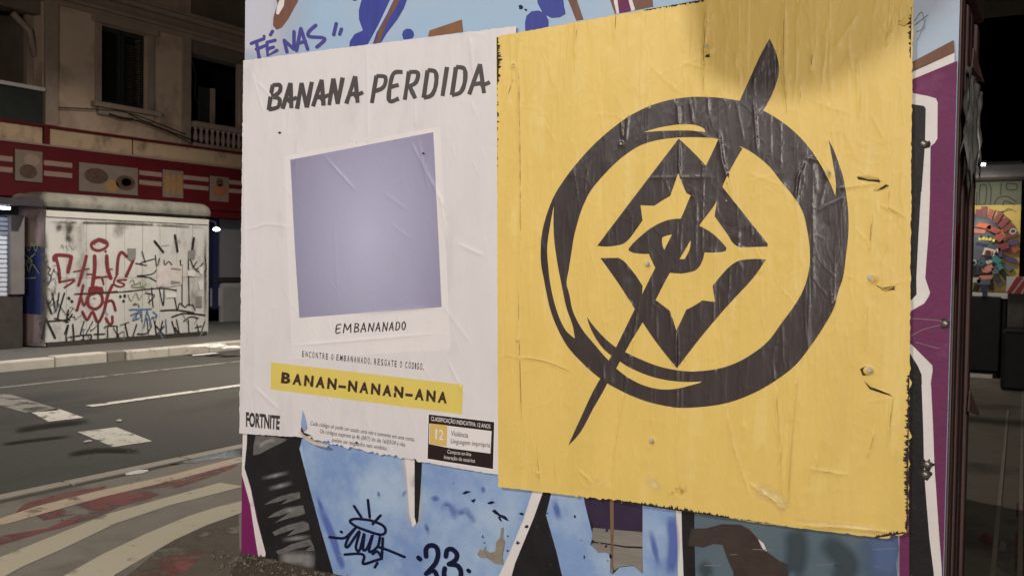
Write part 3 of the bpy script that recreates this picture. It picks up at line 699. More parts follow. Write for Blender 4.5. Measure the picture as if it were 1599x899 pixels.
# ------------------------------------------------------------------ pasted posters: paper with real creases, print flush in it
def inside(poly, P):
    x, y = P[:, 0], P[:, 1]; r = np.zeros(len(P), bool); n = len(poly)
    for i in range(n):
        x0, y0 = poly[i]; x1, y1 = poly[(i + 1) % n]
        if y0 == y1: continue
        c = ((y0 > y) != (y1 > y)) & (x < (x1 - x0) * (y - y0) / (y1 - y0) + x0)
        r ^= c
    return r
class Relief:
    def __init__(s, low=.0016, seed=0): s.cr = []; s.bp = []; s.low = low; s.seed = seed
    def crease(s, pts, amp, w): s.cr.append((np.array(pts, float), amp, w))
    def bump(s, c, amp, w): s.bp.append((np.array(c, float), amp, w))
    def h(s, P):
        P = np.asarray(P, float); out = np.zeros(len(P))
        for i, (x, z) in enumerate(P):
            out[i] = s.low * (mnoise.noise(Vector((x * 5.5, z * 2.0, s.seed))) + .5 * mnoise.noise(Vector((x * 17, z * 5, s.seed + 4))))
        for pts, amp, w in s.cr:
            lo = pts.min(0) - 4 * w; hi = pts.max(0) + 4 * w
            idx = np.where((P[:, 0] > lo[0]) & (P[:, 0] < hi[0]) & (P[:, 1] > lo[1]) & (P[:, 1] < hi[1]))[0]
            if len(idx) == 0: continue
            Q = P[idx]; best = np.full(len(Q), 1e9); tt = np.zeros(len(Q)); L = len(pts) - 1
            for k in range(L):
                a, b = pts[k], pts[k + 1]; d = b - a; t = np.clip(((Q - a) @ d) / (d @ d), 0, 1)
                dist = np.linalg.norm(Q - (a + t[:, None] * d), axis=1)
                m = dist < best; best[m] = dist[m]; tt[m] = (k + t[m]) / L
            tap = np.clip(np.minimum(tt, 1 - tt) * 5, 0, 1)
            out[idx] += amp * np.exp(-(best / w) ** 2) * tap
        for c, amp, w in s.bp:
            d = np.linalg.norm(P - c, axis=1); out += amp * np.exp(-(d / w) ** 2)
        return out
    def pts(s):
        out = []
        for pts, amp, w in s.cr:
            for k in range(len(pts) - 1):
                a, b = pts[k], pts[k + 1]; d = b - a; L = np.linalg.norm(d); nrm = np.array([-d[1], d[0]]) / L
                n = max(2, int(L / .014))
                for i in range(n):
                    c = a + d * (i + .5) / n
                    for o in (0, .5, -.5, 1.0, -1.0, 1.7, -1.7): out.append(c + nrm * o * w)
        for c, amp, w in s.bp:
            out.append(c)
            for r_ in (.4, .8, 1.2, 1.8):
                for k in range(10): out.append(c + r_ * w * np.array([math.cos(k * .628), math.sin(k * .628)]))
        return out
def poster_mesh(outline, shapes, relief, base, step=.02):
    """outline and shapes in wall coordinates; shapes = [(polygon, region)], later ones win. Returns region -> (verts, faces)"""
    pts = []; edges = []
    def ring(poly):
        b = len(pts)
        for q in poly: pts.append(q)
        for k in range(len(poly)): edges.append((b + k, b + (k + 1) % len(poly)))
    def dens(poly, d=.03):
        o = []
        for k in range(len(poly)):
            a, b = np.array(poly[k]), np.array(poly[(k + 1) % len(poly)]); n = max(1, int(np.linalg.norm(b - a) / d))
            for i in range(n): o.append(tuple(a + (b - a) * i / n))
        return o
    ring(outline)
    for poly, _ in shapes: ring(dens(poly))
    o = np.array(outline); lo, hi = o.min(0), o.max(0)
    gx = np.arange(lo[0], hi[0], step); gz = np.arange(lo[1], hi[1], step)
    G = np.array([(x + (step / 2 if j % 2 else 0), z) for j, z in enumerate(gz) for x in gx]) + rng.uniform(-.002, .002, (len(gx) * len(gz), 2))
    G = np.vstack([G, np.array(relief.pts())]) if relief.cr or relief.bp else G
    G = G[inside(outline, G)]
    pts += [tuple(q) for q in G]
    v, e, f, _, _, _ = delaunay_2d_cdt([Vector(p) for p in pts], edges, [], 0, 1e-5)
    V = np.array([(p[0], p[1]) for p in v]); Fc = np.array([list(t) for t in f if len(t) == 3])
    cen = V[Fc].mean(1); keep = inside(outline, cen); Fc = Fc[keep]; cen = cen[keep]
    reg = np.array(['paper'] * len(cen), dtype=object)
    for poly, name in shapes: reg[inside(poly, cen)] = name
    H = relief.h(V); out = {}
    for name in sorted(set(reg)):
        ff = Fc[reg == name]; used = np.unique(ff); mp = -np.ones(len(V), int); mp[used] = np.arange(len(used))
        out[name] = ([(V[i, 0], YW - base - H[i], V[i, 1]) for i in used], [tuple(mp[t]) for t in ff])
    return out
def rough_edge(pts, d=.012, j=.0018, wild=()):
    o = []
    for k in range(len(pts)):
        a, b = np.array(pts[k]), np.array(pts[(k + 1) % len(pts)]); L = np.linalg.norm(b - a); n = max(1, int(L / d)); nn = np.array([-(b - a)[1], (b - a)[0]]) / L
        jj = j * (4 if k in wild else 1)
        for i in range(n):
            q = a + (b - a) * i / n
            if i: q = q + nn * random.gauss(0, jj)
            o.append(tuple(q))
    return o
PX = lambda pts: [Wxz(a, b) for a, b in pts]
def tear(poster, rel, base, slit, flap, fm='torn_paper'):
    """a rip in the paper: dark slit and a lifted paper flap with thickness"""
    q = [(x, YW - base - .004, z) for x, z in PX(slit)]
    MB().sheet(q).build('tear', 'tear_dark', poster, facing=(0, -1, 0))
    if flap:
        pts = PX(flap); n = len(pts); ln = np.linspace(0, math.pi, n)
        lift = [.004 + .012 * math.sin(a) for a in ln]
        v1 = [(x, YW - base - l, z) for (x, z), l in zip(pts, lift)]; v2 = [(x, YW - base - l - .0015, z) for (x, z), l in zip(pts, lift)]
        m_ = MB(); tr = [tuple(t) for t in tessellate_polygon([[Vector(p) for p in v1]])]
        m_.add(v1 + v2, tr + [tuple(n + i for i in t[::-1]) for t in tr] + [(k, (k + 1) % n, n + (k + 1) % n, n + k) for k in range(n)])
        m_.build('paper_flap', fm, poster)

# ---- white poster
wp = empty('white_poster', (-3.0, YW - .006, .64)); tag(wp, 'white pasted paper poster with black brush title and a yellow code strip', 'poster')
BW = .0125
relW = Relief(.0018, 1.0)
for c_ in ([(395, 110), (415, 180)], [(400, 125), (440, 165)], [(425, 190), (408, 245)], [(455, 160), (452, 220)], [(575, 62), (578, 240)], [(650, 160), (651, 200)], [(735, 55), (742, 120)],
           [(468, 210), (462, 300)], [(690, 300), (700, 380)], [(384, 240), (386, 420)], [(690, 470), (740, 540)], [(640, 215), (700, 330)], [(505, 240), (560, 300)], [(396, 600), (440, 640)],
           [(700, 560), (730, 620)], [(560, 490), (690, 478)], [(385, 360), (420, 350), (460, 355)], [(715, 380), (760, 400)], [(450, 540), (690, 520)], [(600, 300), (640, 330)], [(525, 350), (531, 480)], [(655, 215), (672, 300)]):
    relW.crease(PX(c_), random.uniform(.0022, .0042), random.uniform(.006, .010))
for k in range(70):
    a, b = random.uniform(395, 760), random.uniform(90, 690); l = random.uniform(15, 70); an = random.gauss(0, .35)
    relW.crease(PX([(a, b), (a + l * math.sin(an), b + l * math.cos(an))]), random.uniform(.0006, .0016), random.uniform(.004, .007))
oW = rough_edge(PX([(382.6, 95.5), (600, 68), (808, 42), (806, 300), (806, 740), (790, 742), (662, 720), (560, 700), (480, 682), (376.5, 676), (379, 400)]), .014, .0012, (6, 7))
photo = PX([(456, 250), (679, 207), (686, 345), (692, 479), (470, 496), (462, 370)])
frame = PX([(446, 244), (690, 198), (706, 545), (458, 560)])
banner = PX([(426, 565), (726, 600), (724, 646), (425, 607)])
rate = PX([(672, 646), (774, 658), (772, 731), (670, 715)]); 
rateb = PX([(670, 644), (776, 656), (774, 734), (668, 717)])
rin = PX([(673, 660), (770, 672), (768, 707), (708, 699), (672, 692)])
ry_ = PX([(674, 660), (701, 663), (700, 696), (673, 692)])
regs = poster_mesh(oW, [(frame, 'frame'), (photo, 'photo'), (banner, 'banner'), (rateb, 'edge'), (rate, 'rate'), (rin, 'rin'), (ry_, 'ryel')], relW, BW)
for rn, (nm, mt) in dict(paper=('paper', 'paper_white'), frame=('photo_border', 'paper_frame'), photo=('photo_print', 'photo_violet'), banner=('code_strip', 'banner_yellow'), edge=('label_edge', 'label_white'), rate=('rating_label', 'label_black'), rin=('rating_field', 'label_white'), ryel=('rating_square', 'label_yellow')).items():
    if mt == 'photo_violet' and mt not in M:
        m_ = mat('photo_violet', (.215, .20, .29), .36, (.27, .255, .36), 1.8, .8, .22, 8, stretch=(2.0, 1, .8), bdist=.006, ridge=((2.6, .20, (2.4, 1, .6)), (4.2, .14, (1.4, 1, 1.0))))
        nt = m_.node_tree; N = nt.nodes; L = nt.links; b_ = N['Principled BSDF']
        tc = N.new('ShaderNodeTexCoord'); mp = N.new('ShaderNodeMapping'); ctr = Wxz(575, 370)
        # the print's own backdrop: pale lilac in the middle, darker violet to its edges
        mp.inputs['Location'].default_value = (-ctr[0] * 1.7, 0, -ctr[1] * 1.25); mp.inputs['Scale'].default_value = (1.7, 0, 1.25)
        gr = N.new('ShaderNodeTexGradient'); gr.gradient_type = 'SPHERICAL'
        L.new(tc.outputs['Object'], mp.inputs[0]); L.new(mp.outputs[0], gr.inputs[0])
        src = b_.inputs['Base Color'].links[0].from_socket; mx = N.new('ShaderNodeMix'); mx.data_type = 'RGBA'
        mx.inputs[7].default_value = (.42, .41, .55, 1); L.new(src, mx.inputs[6]); L.new(gr.outputs['Fac'], mx.inputs[0]); L.new(mx.outputs[2], b_.inputs['Base Color'])
    v_, f_ = regs[rn]
    MB().add(v_, f_).build(nm, mt, wp, True, facing=(0, -1, 0))
def onW(rel, base):
    def fn(px, py, off):
        x, z = Wxz(px, py); return (x, off, z)
    return fn
def settle(mb, rel, base, lift=.0009):
    """lay flat print on the creased paper"""
    P = np.array([(v[0], v[2]) for v in mb.v]); H = rel.h(P)
    mb.v = [(v[0], YW - base - h - lift - v[1], v[2]) for v, h in zip(mb.v, H)]
    return mb
mW = onW(relW, BW)
# title in brush letters
tm = MB(); zf4 = lambda a, b: (380 + a / 2.998, b / 2.998)
boxes = [('B', 122, 178), ('A', 192, 236), ('N', 258, 316), ('A', 334, 386), ('N', 408, 460), ('A', 490, 545), ('P', 606, 664), ('E', 686, 740), ('R', 760, 815), ('D', 848, 905), ('I', 930, 955), ('D', 980, 1040), ('A', 1064, 1138)]
bl_ = lambda x: 520 + (x - 120) * (440 - 520) / (1140 - 120)
tp_ = lambda x: 402 + (x - 120) * (300 - 402) / (1140 - 120)
for i, (ch, a, b) in enumerate(boxes):
    sl = 16; j = random.uniform(-5, 5)
    q = [zf4(a, bl_(a) + j), zf4(b, bl_(b) + j), zf4(b + sl, tp_(b) + j), zf4(a + sl, tp_(a) + j)]
    glyph(tm, ch, q, 6.6, mW, .0002, cap=False, jit=.06)
    if ch == 'A':
        LAY[0] += .00004
        y_m = bl_(b) - 40
        ribbon(tm, [zf4(b - 20, y_m + 8), zf4(b + 24, y_m - 12)], 6, mW, .0011, curve=False, cap=False)
settle(tm, relW, BW).build('title_lettering', 'print_grey', wp, facing=(0, -1, 0))
# handwritten caption
tm = MB(); zc5 = lambda a, b: (370 + a / 2.1452, 480 + b / 2.1452)
xs_ = [(337, 356), (362, 390), (398, 416), (420, 440), (445, 466), (470, 488), (493, 512), (516, 533), (537, 553), (558, 572)]
for ch, (a, b) in zip('EMBANANADO', xs_):
    t = (a - 337) / 235; y0 = 84 - 10 * t; y1 = 56 - 10 * t
    q = [zc5(a, y0 + random.uniform(-2, 2)), zc5(b - 3, y0), zc5(b, y1), zc5(a + 2, y1 + random.uniform(-2, 2))]
    glyph(tm, ch, q, 1.75, mW, .0002)
settle(tm, relW, BW).build('caption_lettering', 'print_black', wp, facing=(0, -1, 0))
def spaced(s, quad, m, bold, fill=.86, name='printed_line'):
    bl, br, tr, tl = [np.array(q, float) for q in quad]; mb = MB(); n = len(s)
    wd = {'I': .45, ' ': .55, '.': .4, 'M': 1.2, '-': .8}; tot = sum(wd.get(c, 1) for c in s); x = 0
    for c in s:
        w = wd.get(c, 1) / tot; u0, u1 = x + w * (1 - fill) / 2, x + w * (1 + fill) / 2; x += w
        if c == ' ': continue
        L_ = lambda p, q, u: tuple(p * (1 - u) + q * u)
        typeset(mb, c, [L_(bl, br, u0), L_(bl, br, u1), L_(tl, tr, u1), L_(tl, tr, u0)], mW, 0.0, bold)
    return settle(mb, relW, BW).build(name, m, wp, facing=(0, -1, 0))
def line(s, quad, m, bold=0.0, lift=.0009, name='printed_line'):
    mb = MB(); typeset(mb, s, quad, mW, 0.0, bold)
    return settle(mb, relW, BW, lift).build(name, m, wp, facing=(0, -1, 0))
spaced('ENCONTRE O EMBANANADO. RESGATE O CÓDIGO.', [(473.5, 556), (665, 577), (665.5, 567), (474, 547)], 'print_black', .012, .62)
spaced('BANAN-NANAN-ANA', [(439.5, 596), (702, 628.5), (703, 612.5), (441, 580.5)], 'print_dark', .05, .80)
line('FORTNITE', [(387, 664), (439, 669), (440, 649), (387, 643)], 'print_black', .04)
line('Cada código só pode ser usado uma vez e somente em uma conta.', [(487, 662.5), (650, 688), (651, 681.5), (488, 656)], 'print_grey', .0)
line('Os códigos expiram às 4h (BRT) do dia 16/03/24 e não', [(502, 675), (635, 696), (636, 689.5), (503, 668.5)], 'print_grey', .0)
line('podem ser resgatados nem vendidos.', [(521, 688.5), (607, 702), (608, 695.5), (522, 682)], 'print_grey', .0)
line('CLASSIFICAÇÃO INDICATIVA: 12 ANOS', [(675.5, 655.5), (768, 668), (768.5, 661.5), (675.5, 649)], 'label_white', .008)
line('1', [(682, 684), (685, 684.5), (685.4, 669), (682.4, 668.5)], 'label_white', .01)
line('2', [(687.5, 685), (695, 686), (695.5, 670.5), (688, 669.5)], 'label_white', .01)
line('Violência', [(706.5, 679), (733, 682.5), (733.5, 674), (707, 671)], 'print_grey', .0)
line('Linguagem imprópria', [(706.5, 690.5), (767.5, 697.5), (768, 690), (707, 683)], 'print_grey', .0)
line('Compras on-line', [(701, 706.5), (738, 711), (738.5, 705), (701.5, 700.5)], 'label_white', .0)
line('Interação de usuários', [(696, 715), (744, 721), (744.5, 715), (696.5, 709)], 'label_white', .0)
# torn corner: blue wall shows through, curled strip below
tq = [(x, YW - BW - .0035, z) for x, z in PX([(476, 640), (481, 655), (483, 668), (478, 673), (473, 662)])]
MB().sheet(tq).build('tear', 'wall_lower_blue', wp, facing=(0, -1, 0))
tear(wp, relW, BW, [(474, 664), (478, 674), (490, 679), (480, 680), (473, 672)], [(470, 672), (482, 679), (500, 688), (520, 693), (516, 697), (496, 693), (478, 684)])
for (a, b) in ((664, 240), (560, 690), (440, 208)):
    MB().sheet([(x, YW - BW - .004, z) for x, z in PX(blob(a, b, 2.2, 1.6, 8, .4))]).build('tear', 'tear_dark', wp, facing=(0, -1, 0))

# ---- yellow poster with the emblem
yp = empty('yellow_poster', (-1.35, YW - .012, .62)); tag(yp, 'large yellow pasted paper poster with dark ring and diamond emblem', 'poster')
BY = .0225
relY = Relief(.0030, 9.0); SHADED_CREASES = []
zA = lambda p: zz(780, 0, 1.9985, p); zB = lambda p: zz(780, 450, 2.0015, p)
zC = lambda p: zz(920, 200, 4.087, p); zD = lambda p: zz(920, 400, 4.087, p); zE = lambda p: zz(840, 240, 1.955, p)
for p_, am in ((zA([(63, 130), (68, 300), (72, 600), (72, 899)]), 3.2), (zA([(5, 400), (40, 280), (55, 225)]), 2.5), (zA([(655, 0), (645, 130), (640, 300)]), 4.5), (zA([(893, 0), (890, 200), (900, 365)]), 3.5),
               (zA([(980, 150), (975, 235)]), 3), (zA([(945, 250), (940, 330)]), 2), (zA([(1120, 180), (1123, 375)]), 2.5), (zA([(370, 20), (365, 130)]), 2.5), (zA([(250, 60), (240, 190)]), 3), (zA([(1230, 80), (1205, 160)]), 3),
               (zA([(690, 400), (700, 500), (740, 640)]), 4), (zA([(800, 320), (810, 480)]), 3), (zA([(960, 495), (935, 560), (925, 640)]), 4), (zA([(955, 495), (1000, 500), (1040, 560)]), 3), (zA([(1060, 590), (1200, 570)]), 3), (zA([(1165, 660), (1155, 800)]), 2.5),
               (zB([(65, 0), (70, 200), (75, 420)]), 2.6), (zB([(450, 0), (400, 300), (365, 500), (360, 640)]), 3), (zB([(560, 0), (561, 300), (562, 640)]), 3.2), (zB([(705, 350), (740, 500), (800, 680)]), 3),
               (zB([(860, 250), (880, 500), (890, 720)]), 4), (zB([(935, 230), (915, 480), (900, 690)]), 4), (zB([(1230, 330), (1215, 500)]), 3.5), (zB([(1180, 430), (1150, 530)]), 2.6), (zB([(1150, 20), (1145, 200)]), 3),
               (zB([(1060, 20), (1000, 120)]), 2), (zB([(20, 210), (140, 225), (230, 260)]), 2), (zB([(960, 560), (1100, 580)]), 2), (zB([(120, 480), (135, 640)]), 2), (zB([(250, 560), (300, 610)]), 2.6),
               (zA([(1190, 640), (1270, 680)]), 2.4), (zB([(780, 600), (900, 690)]), 3), (zB([(930, 735), (1100, 745), (1230, 760)]), 3.5), (zC([(590, 100), (585, 300)]), 2.6), (zC([(360, 320), (840, 315)]), .9), (zD([(572, 480), (572, 720)]), 3.5),
               (zA([(385, 360), (392, 440)]), 3), (zA([(410, 350), (400, 450)]), 3), (zA([(560, 320), (566, 400)]), 2.4), (zA([(600, 310), (610, 390)]), 2.4)):
    relY.crease(PX(p_), am * .0015, random.uniform(.005, .0075)); SHADED_CREASES.append(p_)
for k in range(170):
    a = random.uniform(785, 1418); b = random.uniform(0, 760); l = random.uniform(60, 200)
    relY.crease(PX([(a, b), (a + random.gauss(0, 3), b + l * .5), (a + random.gauss(0, 6), min(b + l, 818))]), random.uniform(.0005, .0015), random.uniform(.004, .006))
for k in range(150):
    a, b = random.uniform(790, 1412), random.uniform(5, 810); l = random.uniform(14, 80); an = random.gauss(0, .3) if random.random() < .8 else random.uniform(-1.5, 1.5)
    relY.crease(PX([(a, b), (a + l * math.sin(an), b + l * math.cos(an))]), random.uniform(.0006, .0019), random.uniform(.004, .0075))
for (a, b, am, w_) in ((1107, 80, .016, .013), (1015, 413, .011, .010), (1021, 687, .011, .011), (806, 105, .010, .010), (1295, 274, .011, .011), (1365, 436, .014, .013), (812, 530, .007, .008), (843, 737, .006, .008), (974, 226, .008, .009), (1310, 70, .004, .012), (1357, 577, .012, .014)):
    relY.bump(Wxz(a, b), am, w_)
for k in range(60):
    relY.bump(Wxz(random.uniform(790, 1415), random.uniform(10, 790)), random.choice((-1, 1, 1)) * random.uniform(.0012, .0030), random.uniform(.012, .03))
outer = (zA([(847, 125), (860, 150), (875, 195), (877, 230), (868, 265), (828, 348), (870, 372), (915, 405), (960, 450), (1000, 505), (1030, 560), (1052, 612), (1054, 580), (1046, 520), (1030, 437), (1045, 465), (1062, 510), (1078, 560), (1085, 600), (1092, 660), (1093, 720), (1085, 800), (1072, 880)])
         + zB([(1066, 0), (1050, 60), (1020, 115), (980, 175), (930, 238), (870, 285), (800, 325), (720, 355), (640, 368), (560, 370), (480, 355), (400, 325), (345, 295), (300, 375), (250, 460), (222, 488), (232, 465), (260, 405), (290, 340), (322, 280), (270, 235), (220, 180), (185, 115), (165, 60), (152, 0)])
         + zA([(146, 870), (138, 830), (136, 780), (140, 730), (155, 670), (180, 610), (230, 535), (290, 465), (350, 410), (420, 360), (500, 325), (580, 308), (660, 306), (755, 318), (790, 240), (820, 175)]))
slitL = zE([(57, 160), (45, 220), (36, 290), (40, 350), (50, 420), (70, 490), (95, 540), (120, 562), (115, 530), (95, 470), (80, 400), (66, 330), (57, 260)])
slitT = zA([(458, 415), (520, 398), (580, 391), (630, 397), (645, 405), (648, 415), (600, 410), (540, 410)])
slitB = zD([(210, 668), (290, 715), (400, 760), (500, 785), (600, 796), (727, 795), (725, 800), (650, 822), (570, 840), (480, 845), (390, 828), (280, 780), (187, 712)])
disc = (zA([(560, 432), (620, 431), (690, 437), (730, 450), (770, 465), (810, 490), (850, 525), (885, 570), (920, 612), (950, 660), (965, 720), (973, 780), (972, 830), (958, 890)])
        + zD([(1226, 440), (1150, 540), (1050, 620), (940, 680), (850, 710), (740, 727), (640, 730), (570, 722), (470, 702), (360, 662), (245, 608), (190, 640), (140, 662)])
        + zB([(345, 220), (310, 180), (265, 125), (237, 70), (224, 10)]) + zA([(218, 890), (224, 840), (232, 790), (240, 740), (250, 700), (262, 660), (290, 600), (340, 540), (400, 485), (450, 455), (500, 440)]))
spike = zB([(280, 88), (305, 150), (340, 195), (362, 212), (380, 190), (330, 148)])
chevT = zC([(583, 72), (757, 245), (862, 378), (1150, 738), (1150, 757), (975, 762), (935, 740), (900, 690), (812, 565), (827, 467), (660, 432), (630, 415), (580, 293), (530, 435), (480, 465), (430, 498), (342, 495), (355, 590), (310, 655), (275, 702), (235, 737), (180, 752), (65, 752)])
chevB = zD([(85, 12), (200, 10), (240, 35), (275, 75), (355, 190), (352, 240), (437, 278), (480, 310), (527, 345), (572, 470), (632, 340), (680, 315), (735, 280), (815, 290), (800, 190), (860, 115), (920, 55), (970, 28), (1020, 20), (1138, 22), (1090, 95), (880, 330), (720, 520), (575, 710), (355, 420), (305, 335)])
slash = zC([(835, 80), (757, 245), (660, 432), (597, 580), (541, 682), (492, 778), (433, 895)]) + zD([(352, 240), (305, 335), (185, 578), (140, 662), (150, 690), (187, 712), (245, 605), (355, 420), (437, 278), (530, 105)]) + zC([(590, 836), (660, 718), (715, 625), (827, 467), (862, 378), (990, 135), (930, 90)])
eye = zC([(265, 770), (300, 730), (350, 685), (400, 645), (470, 605), (530, 585), (597, 580), (715, 625), (780, 660), (850, 720), (888, 765), (885, 782), (865, 790), (840, 793), (750, 793), (735, 850)]) + zD([(735, 20), (720, 60), (690, 90), (655, 102), (530, 105), (433, 70), (405, 10)]) + zC([(395, 803), (320, 800), (285, 793), (268, 782)])
hole1 = zC([(480, 700), (500, 690), (541, 682), (492, 778), (480, 740)])
hole2 = zC([(660, 718), (657, 760), (640, 805), (622, 836), (590, 836)])
shp = [(outer, 'emblem'), (slitL, 'paper'), (slitT, 'paper'), (slitB, 'paper'), (disc, 'paper'), (spike, 'emblem'), (slash, 'emblem'), (chevT, 'emblem'), (chevB, 'emblem'), (eye, 'emblem'), (hole1, 'paper'), (hole2, 'paper')]
def chaikin(p):
    o = []
    for k in range(len(p)):
        a, b = np.array(p[k]), np.array(p[(k + 1) % len(p)]); L = np.linalg.norm(b - a)
        e = min(.25, 2.2 / max(L, 1e-6)); o += [tuple(a + (b - a) * e), tuple(b - (b - a) * e)]
    return o
def rounded(p, lim=42, sub=5):      # Catmull-Rom through shallow corners of a traced curve, sharp corners kept
    n = len(p); P = [np.array(q, float) for q in p]; T = []
    for k in range(n):
        u, v = P[k] - P[k - 1], P[(k + 1) % n] - P[k]
        an = abs(math.degrees(math.atan2(u[0] * v[1] - u[1] * v[0], u @ v)))
        if an < lim:
            d = u / np.linalg.norm(u) * np.linalg.norm(v) + v / np.linalg.norm(v) * np.linalg.norm(u); T.append(d / np.linalg.norm(d))
        else: T.append(None)
    o = []
    for k in range(n):
        a, b = P[k], P[(k + 1) % n]; L = np.linalg.norm(b - a); ta, tb = T[k], T[(k + 1) % n]
        if ta is None and tb is None: o.append(tuple(a)); continue
        c = (b - a) / L
        if ta is None: ta = 2 * c * (c @ tb) - tb
        if tb is None: tb = 2 * c * (c @ ta) - ta
        for i in range(sub):
            t = i / sub; h00 = 2 * t ** 3 - 3 * t * t + 1; h10 = t ** 3 - 2 * t * t + t; h01 = -2 * t ** 3 + 3 * t * t; h11 = t ** 3 - t * t
            o.append(tuple(h00 * a + h10 * L * ta + h01 * b + h11 * L * tb))
    return o
shp = [(PX(rounded(p, 42 if i_ < 6 else 27)), r) for i_, (p, r) in enumerate(shp)]
oY = rough_edge(PX([(779, 60), (790, 57), (1100, 2), (1428, -56), (1425, 200), (1422, 590), (1419, 828), (1384, 838), (1180, 813), (1000, 783), (900, 772), (782, 758)]), .012, .0010, (5, 6, 9))
regs = poster_mesh(oY, shp, relY, BY)
MB().add(*regs['paper']).build('paper', 'paper_yellow', yp, True, facing=(0, -1, 0))
MB().add(*regs['emblem']).build('emblem', 'emblem_ink', yp, True, facing=(0, -1, 0))
mY = onW(relY, BY)
# black ragged ink along the edges
ek = MB()
def ragged(p0, p1, n, w0, w1, side):
    for k in range(n):
        t = (k + random.random()) / n; a = p0[0] + (p1[0] - p0[0]) * t; b = p0[1] + (p1[1] - p0[1]) * t
        w = random.uniform(w0, w1) * (1 - abs(t - .5)); h_ = random.uniform(1.0, 3.4)
        if side in 'lr':
            s = 1 if side == 'l' else -1
            pts = [(a, b - h_), (a + s * w, b - h_ * random.uniform(-.6, .9)), (a + s * w * random.uniform(.4, .9), b + h_ * random.uniform(0, .8)), (a, b + h_)]
        else:
            s = 1 if side == 't' else -1
            pts = [(a - h_, b), (a - h_ * random.uniform(-.5, .8), b + s * w), (a + h_ * random.uniform(0, .9), b + s * w * random.uniform(.4, .9)), (a + h_, b)]
        ek.sheet([(x, .00002 * k, z) for x, z in PX(pts)]) if False else ek.add([(Wxz(*q)[0], .00002 * k, Wxz(*q)[1]) for q in pts], [(0, 1, 2, 3)])
ragged((1421.5, 585), (1419, 826), 120, 2, 10, 'r')
ragged((1425, 15), (1423.5, 95), 26, 1, 6, 'r')
ragged((780, 60), (780.5, 130), 46, 2, 10, 'l'); ragged((780.5, 130), (781, 260), 16, .5, 4, 'l')
ragged((1010, 18), (1125, -2), 46, 1, 5, 't')
ragged((968, 781), (1140, 806), 90, 1, 8, 'b'); ragged((1140, 806), (1230, 819), 26, .5, 3, 'b')
ragged((1368, 837), (1418, 829), 30, 2, 8, 'b')
settle(ek, relY, BY, .0012).build('ragged_ink', 'scorch', yp, facing=(0, -1, 0))['kind'] = 'stuff'
for st_, w_, mm in (([(1045, 772), (1062, 765), (1080, 772)], 26, 'glue_brown'), ([(1060, 752), (1064, 775)], 16, 'glue_brown'), ([(900, 752), (925, 735), (950, 758)], 22, 'glue_pale'), ([(1180, 760), (1215, 775), (1230, 795)], 26, 'glue_pale'), ([(1010, 745), (1040, 765)], 20, 'glue_pale'),
                    ([(1240, 808), (1320, 818), (1380, 826)], 9, 'glue_pale')):
    sk = MB(); ribbon(sk, st_, w_, mY, .0001, soft=True); settle(sk, relY, BY, .0010).build('glue_stain', mm, yp, facing=(0, -1, 0))
gk = MB()  # fold shading and dirt, painted as thin brown lines along the creases
for i_, p_ in enumerate(SHADED_CREASES):
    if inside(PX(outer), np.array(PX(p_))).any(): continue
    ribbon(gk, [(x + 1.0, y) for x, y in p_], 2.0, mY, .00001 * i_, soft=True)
settle(gk, relY, BY, .0011).build('crease_shade_grime', 'shade_grime', yp, facing=(0, -1, 0))['kind'] = 'stuff'
for sl, fl in (([(1340, 277), (1375, 281), (1376, 286), (1342, 281)], [(1341, 276), (1358, 274), (1375, 279), (1376, 282), (1358, 281)]),
               ([(1366, 299), (1378, 288), (1390, 290), (1380, 296)], [(1366, 296), (1376, 287), (1388, 288), (1380, 293), (1370, 299)]),
               ([(1368, 444), (1380, 449), (1399, 446), (1398, 452), (1380, 453)], [(1372, 447), (1384, 450), (1398, 447), (1397, 449), (1384, 454)]),
               ([(1345, 575), (1354, 570), (1364, 574), (1360, 584), (1349, 585)], None),
               ([(1350, 592), (1362, 603), (1378, 608), (1396, 617), (1378, 612), (1360, 606)], [(1352, 590), (1364, 602), (1392, 613), (1384, 606), (1364, 597)]),
               ([(1104, 84), (1111, 84), (1112, 92), (1104, 92)], None), ([(1139, 272), (1142, 272), (1140, 284), (1138, 290)], None),
               ([(1405, 36), (1424, 30), (1425, 40), (1412, 42)], [(1404, 40), (1418, 28), (1424, 36), (1414, 44)])):
    tear(yp, relY, BY, sl, fl, 'paper_yellow')
for (a, b, r_) in ((1015, 412, 4.2), (1021, 686, 4.4), (1295, 271, 4), (1362, 434, 5), (1107, 77, 4.5), (806, 103, 2.6), (974, 226, 2.5), (1360, 577, 5), (812, 531, 2), (1137, 314, 1.6)):
    px_ = Wxz(a, b); hh = relY.h([px_])[0]
    m_ = MB(); vs = []; rm = r_ * .0024
    for (rr, d_) in ((1.0, -.004), (.8, .0015), (.35, .004)):
        for k in range(10): vs.append((px_[0] + rm * rr * math.cos(k * .628), YW - BY - hh - d_, px_[1] + rm * rr * math.sin(k * .628)))
    fs = [(i * 10 + k, i * 10 + (k + 1) % 10, (i + 1) * 10 + (k + 1) % 10, (i + 1) * 10 + k) for i in range(2) for k in range(10)] + [tuple(range(20, 30))]
    m_.add(vs, fs).build('rivet_bump', 'torn_paper', yp, True)

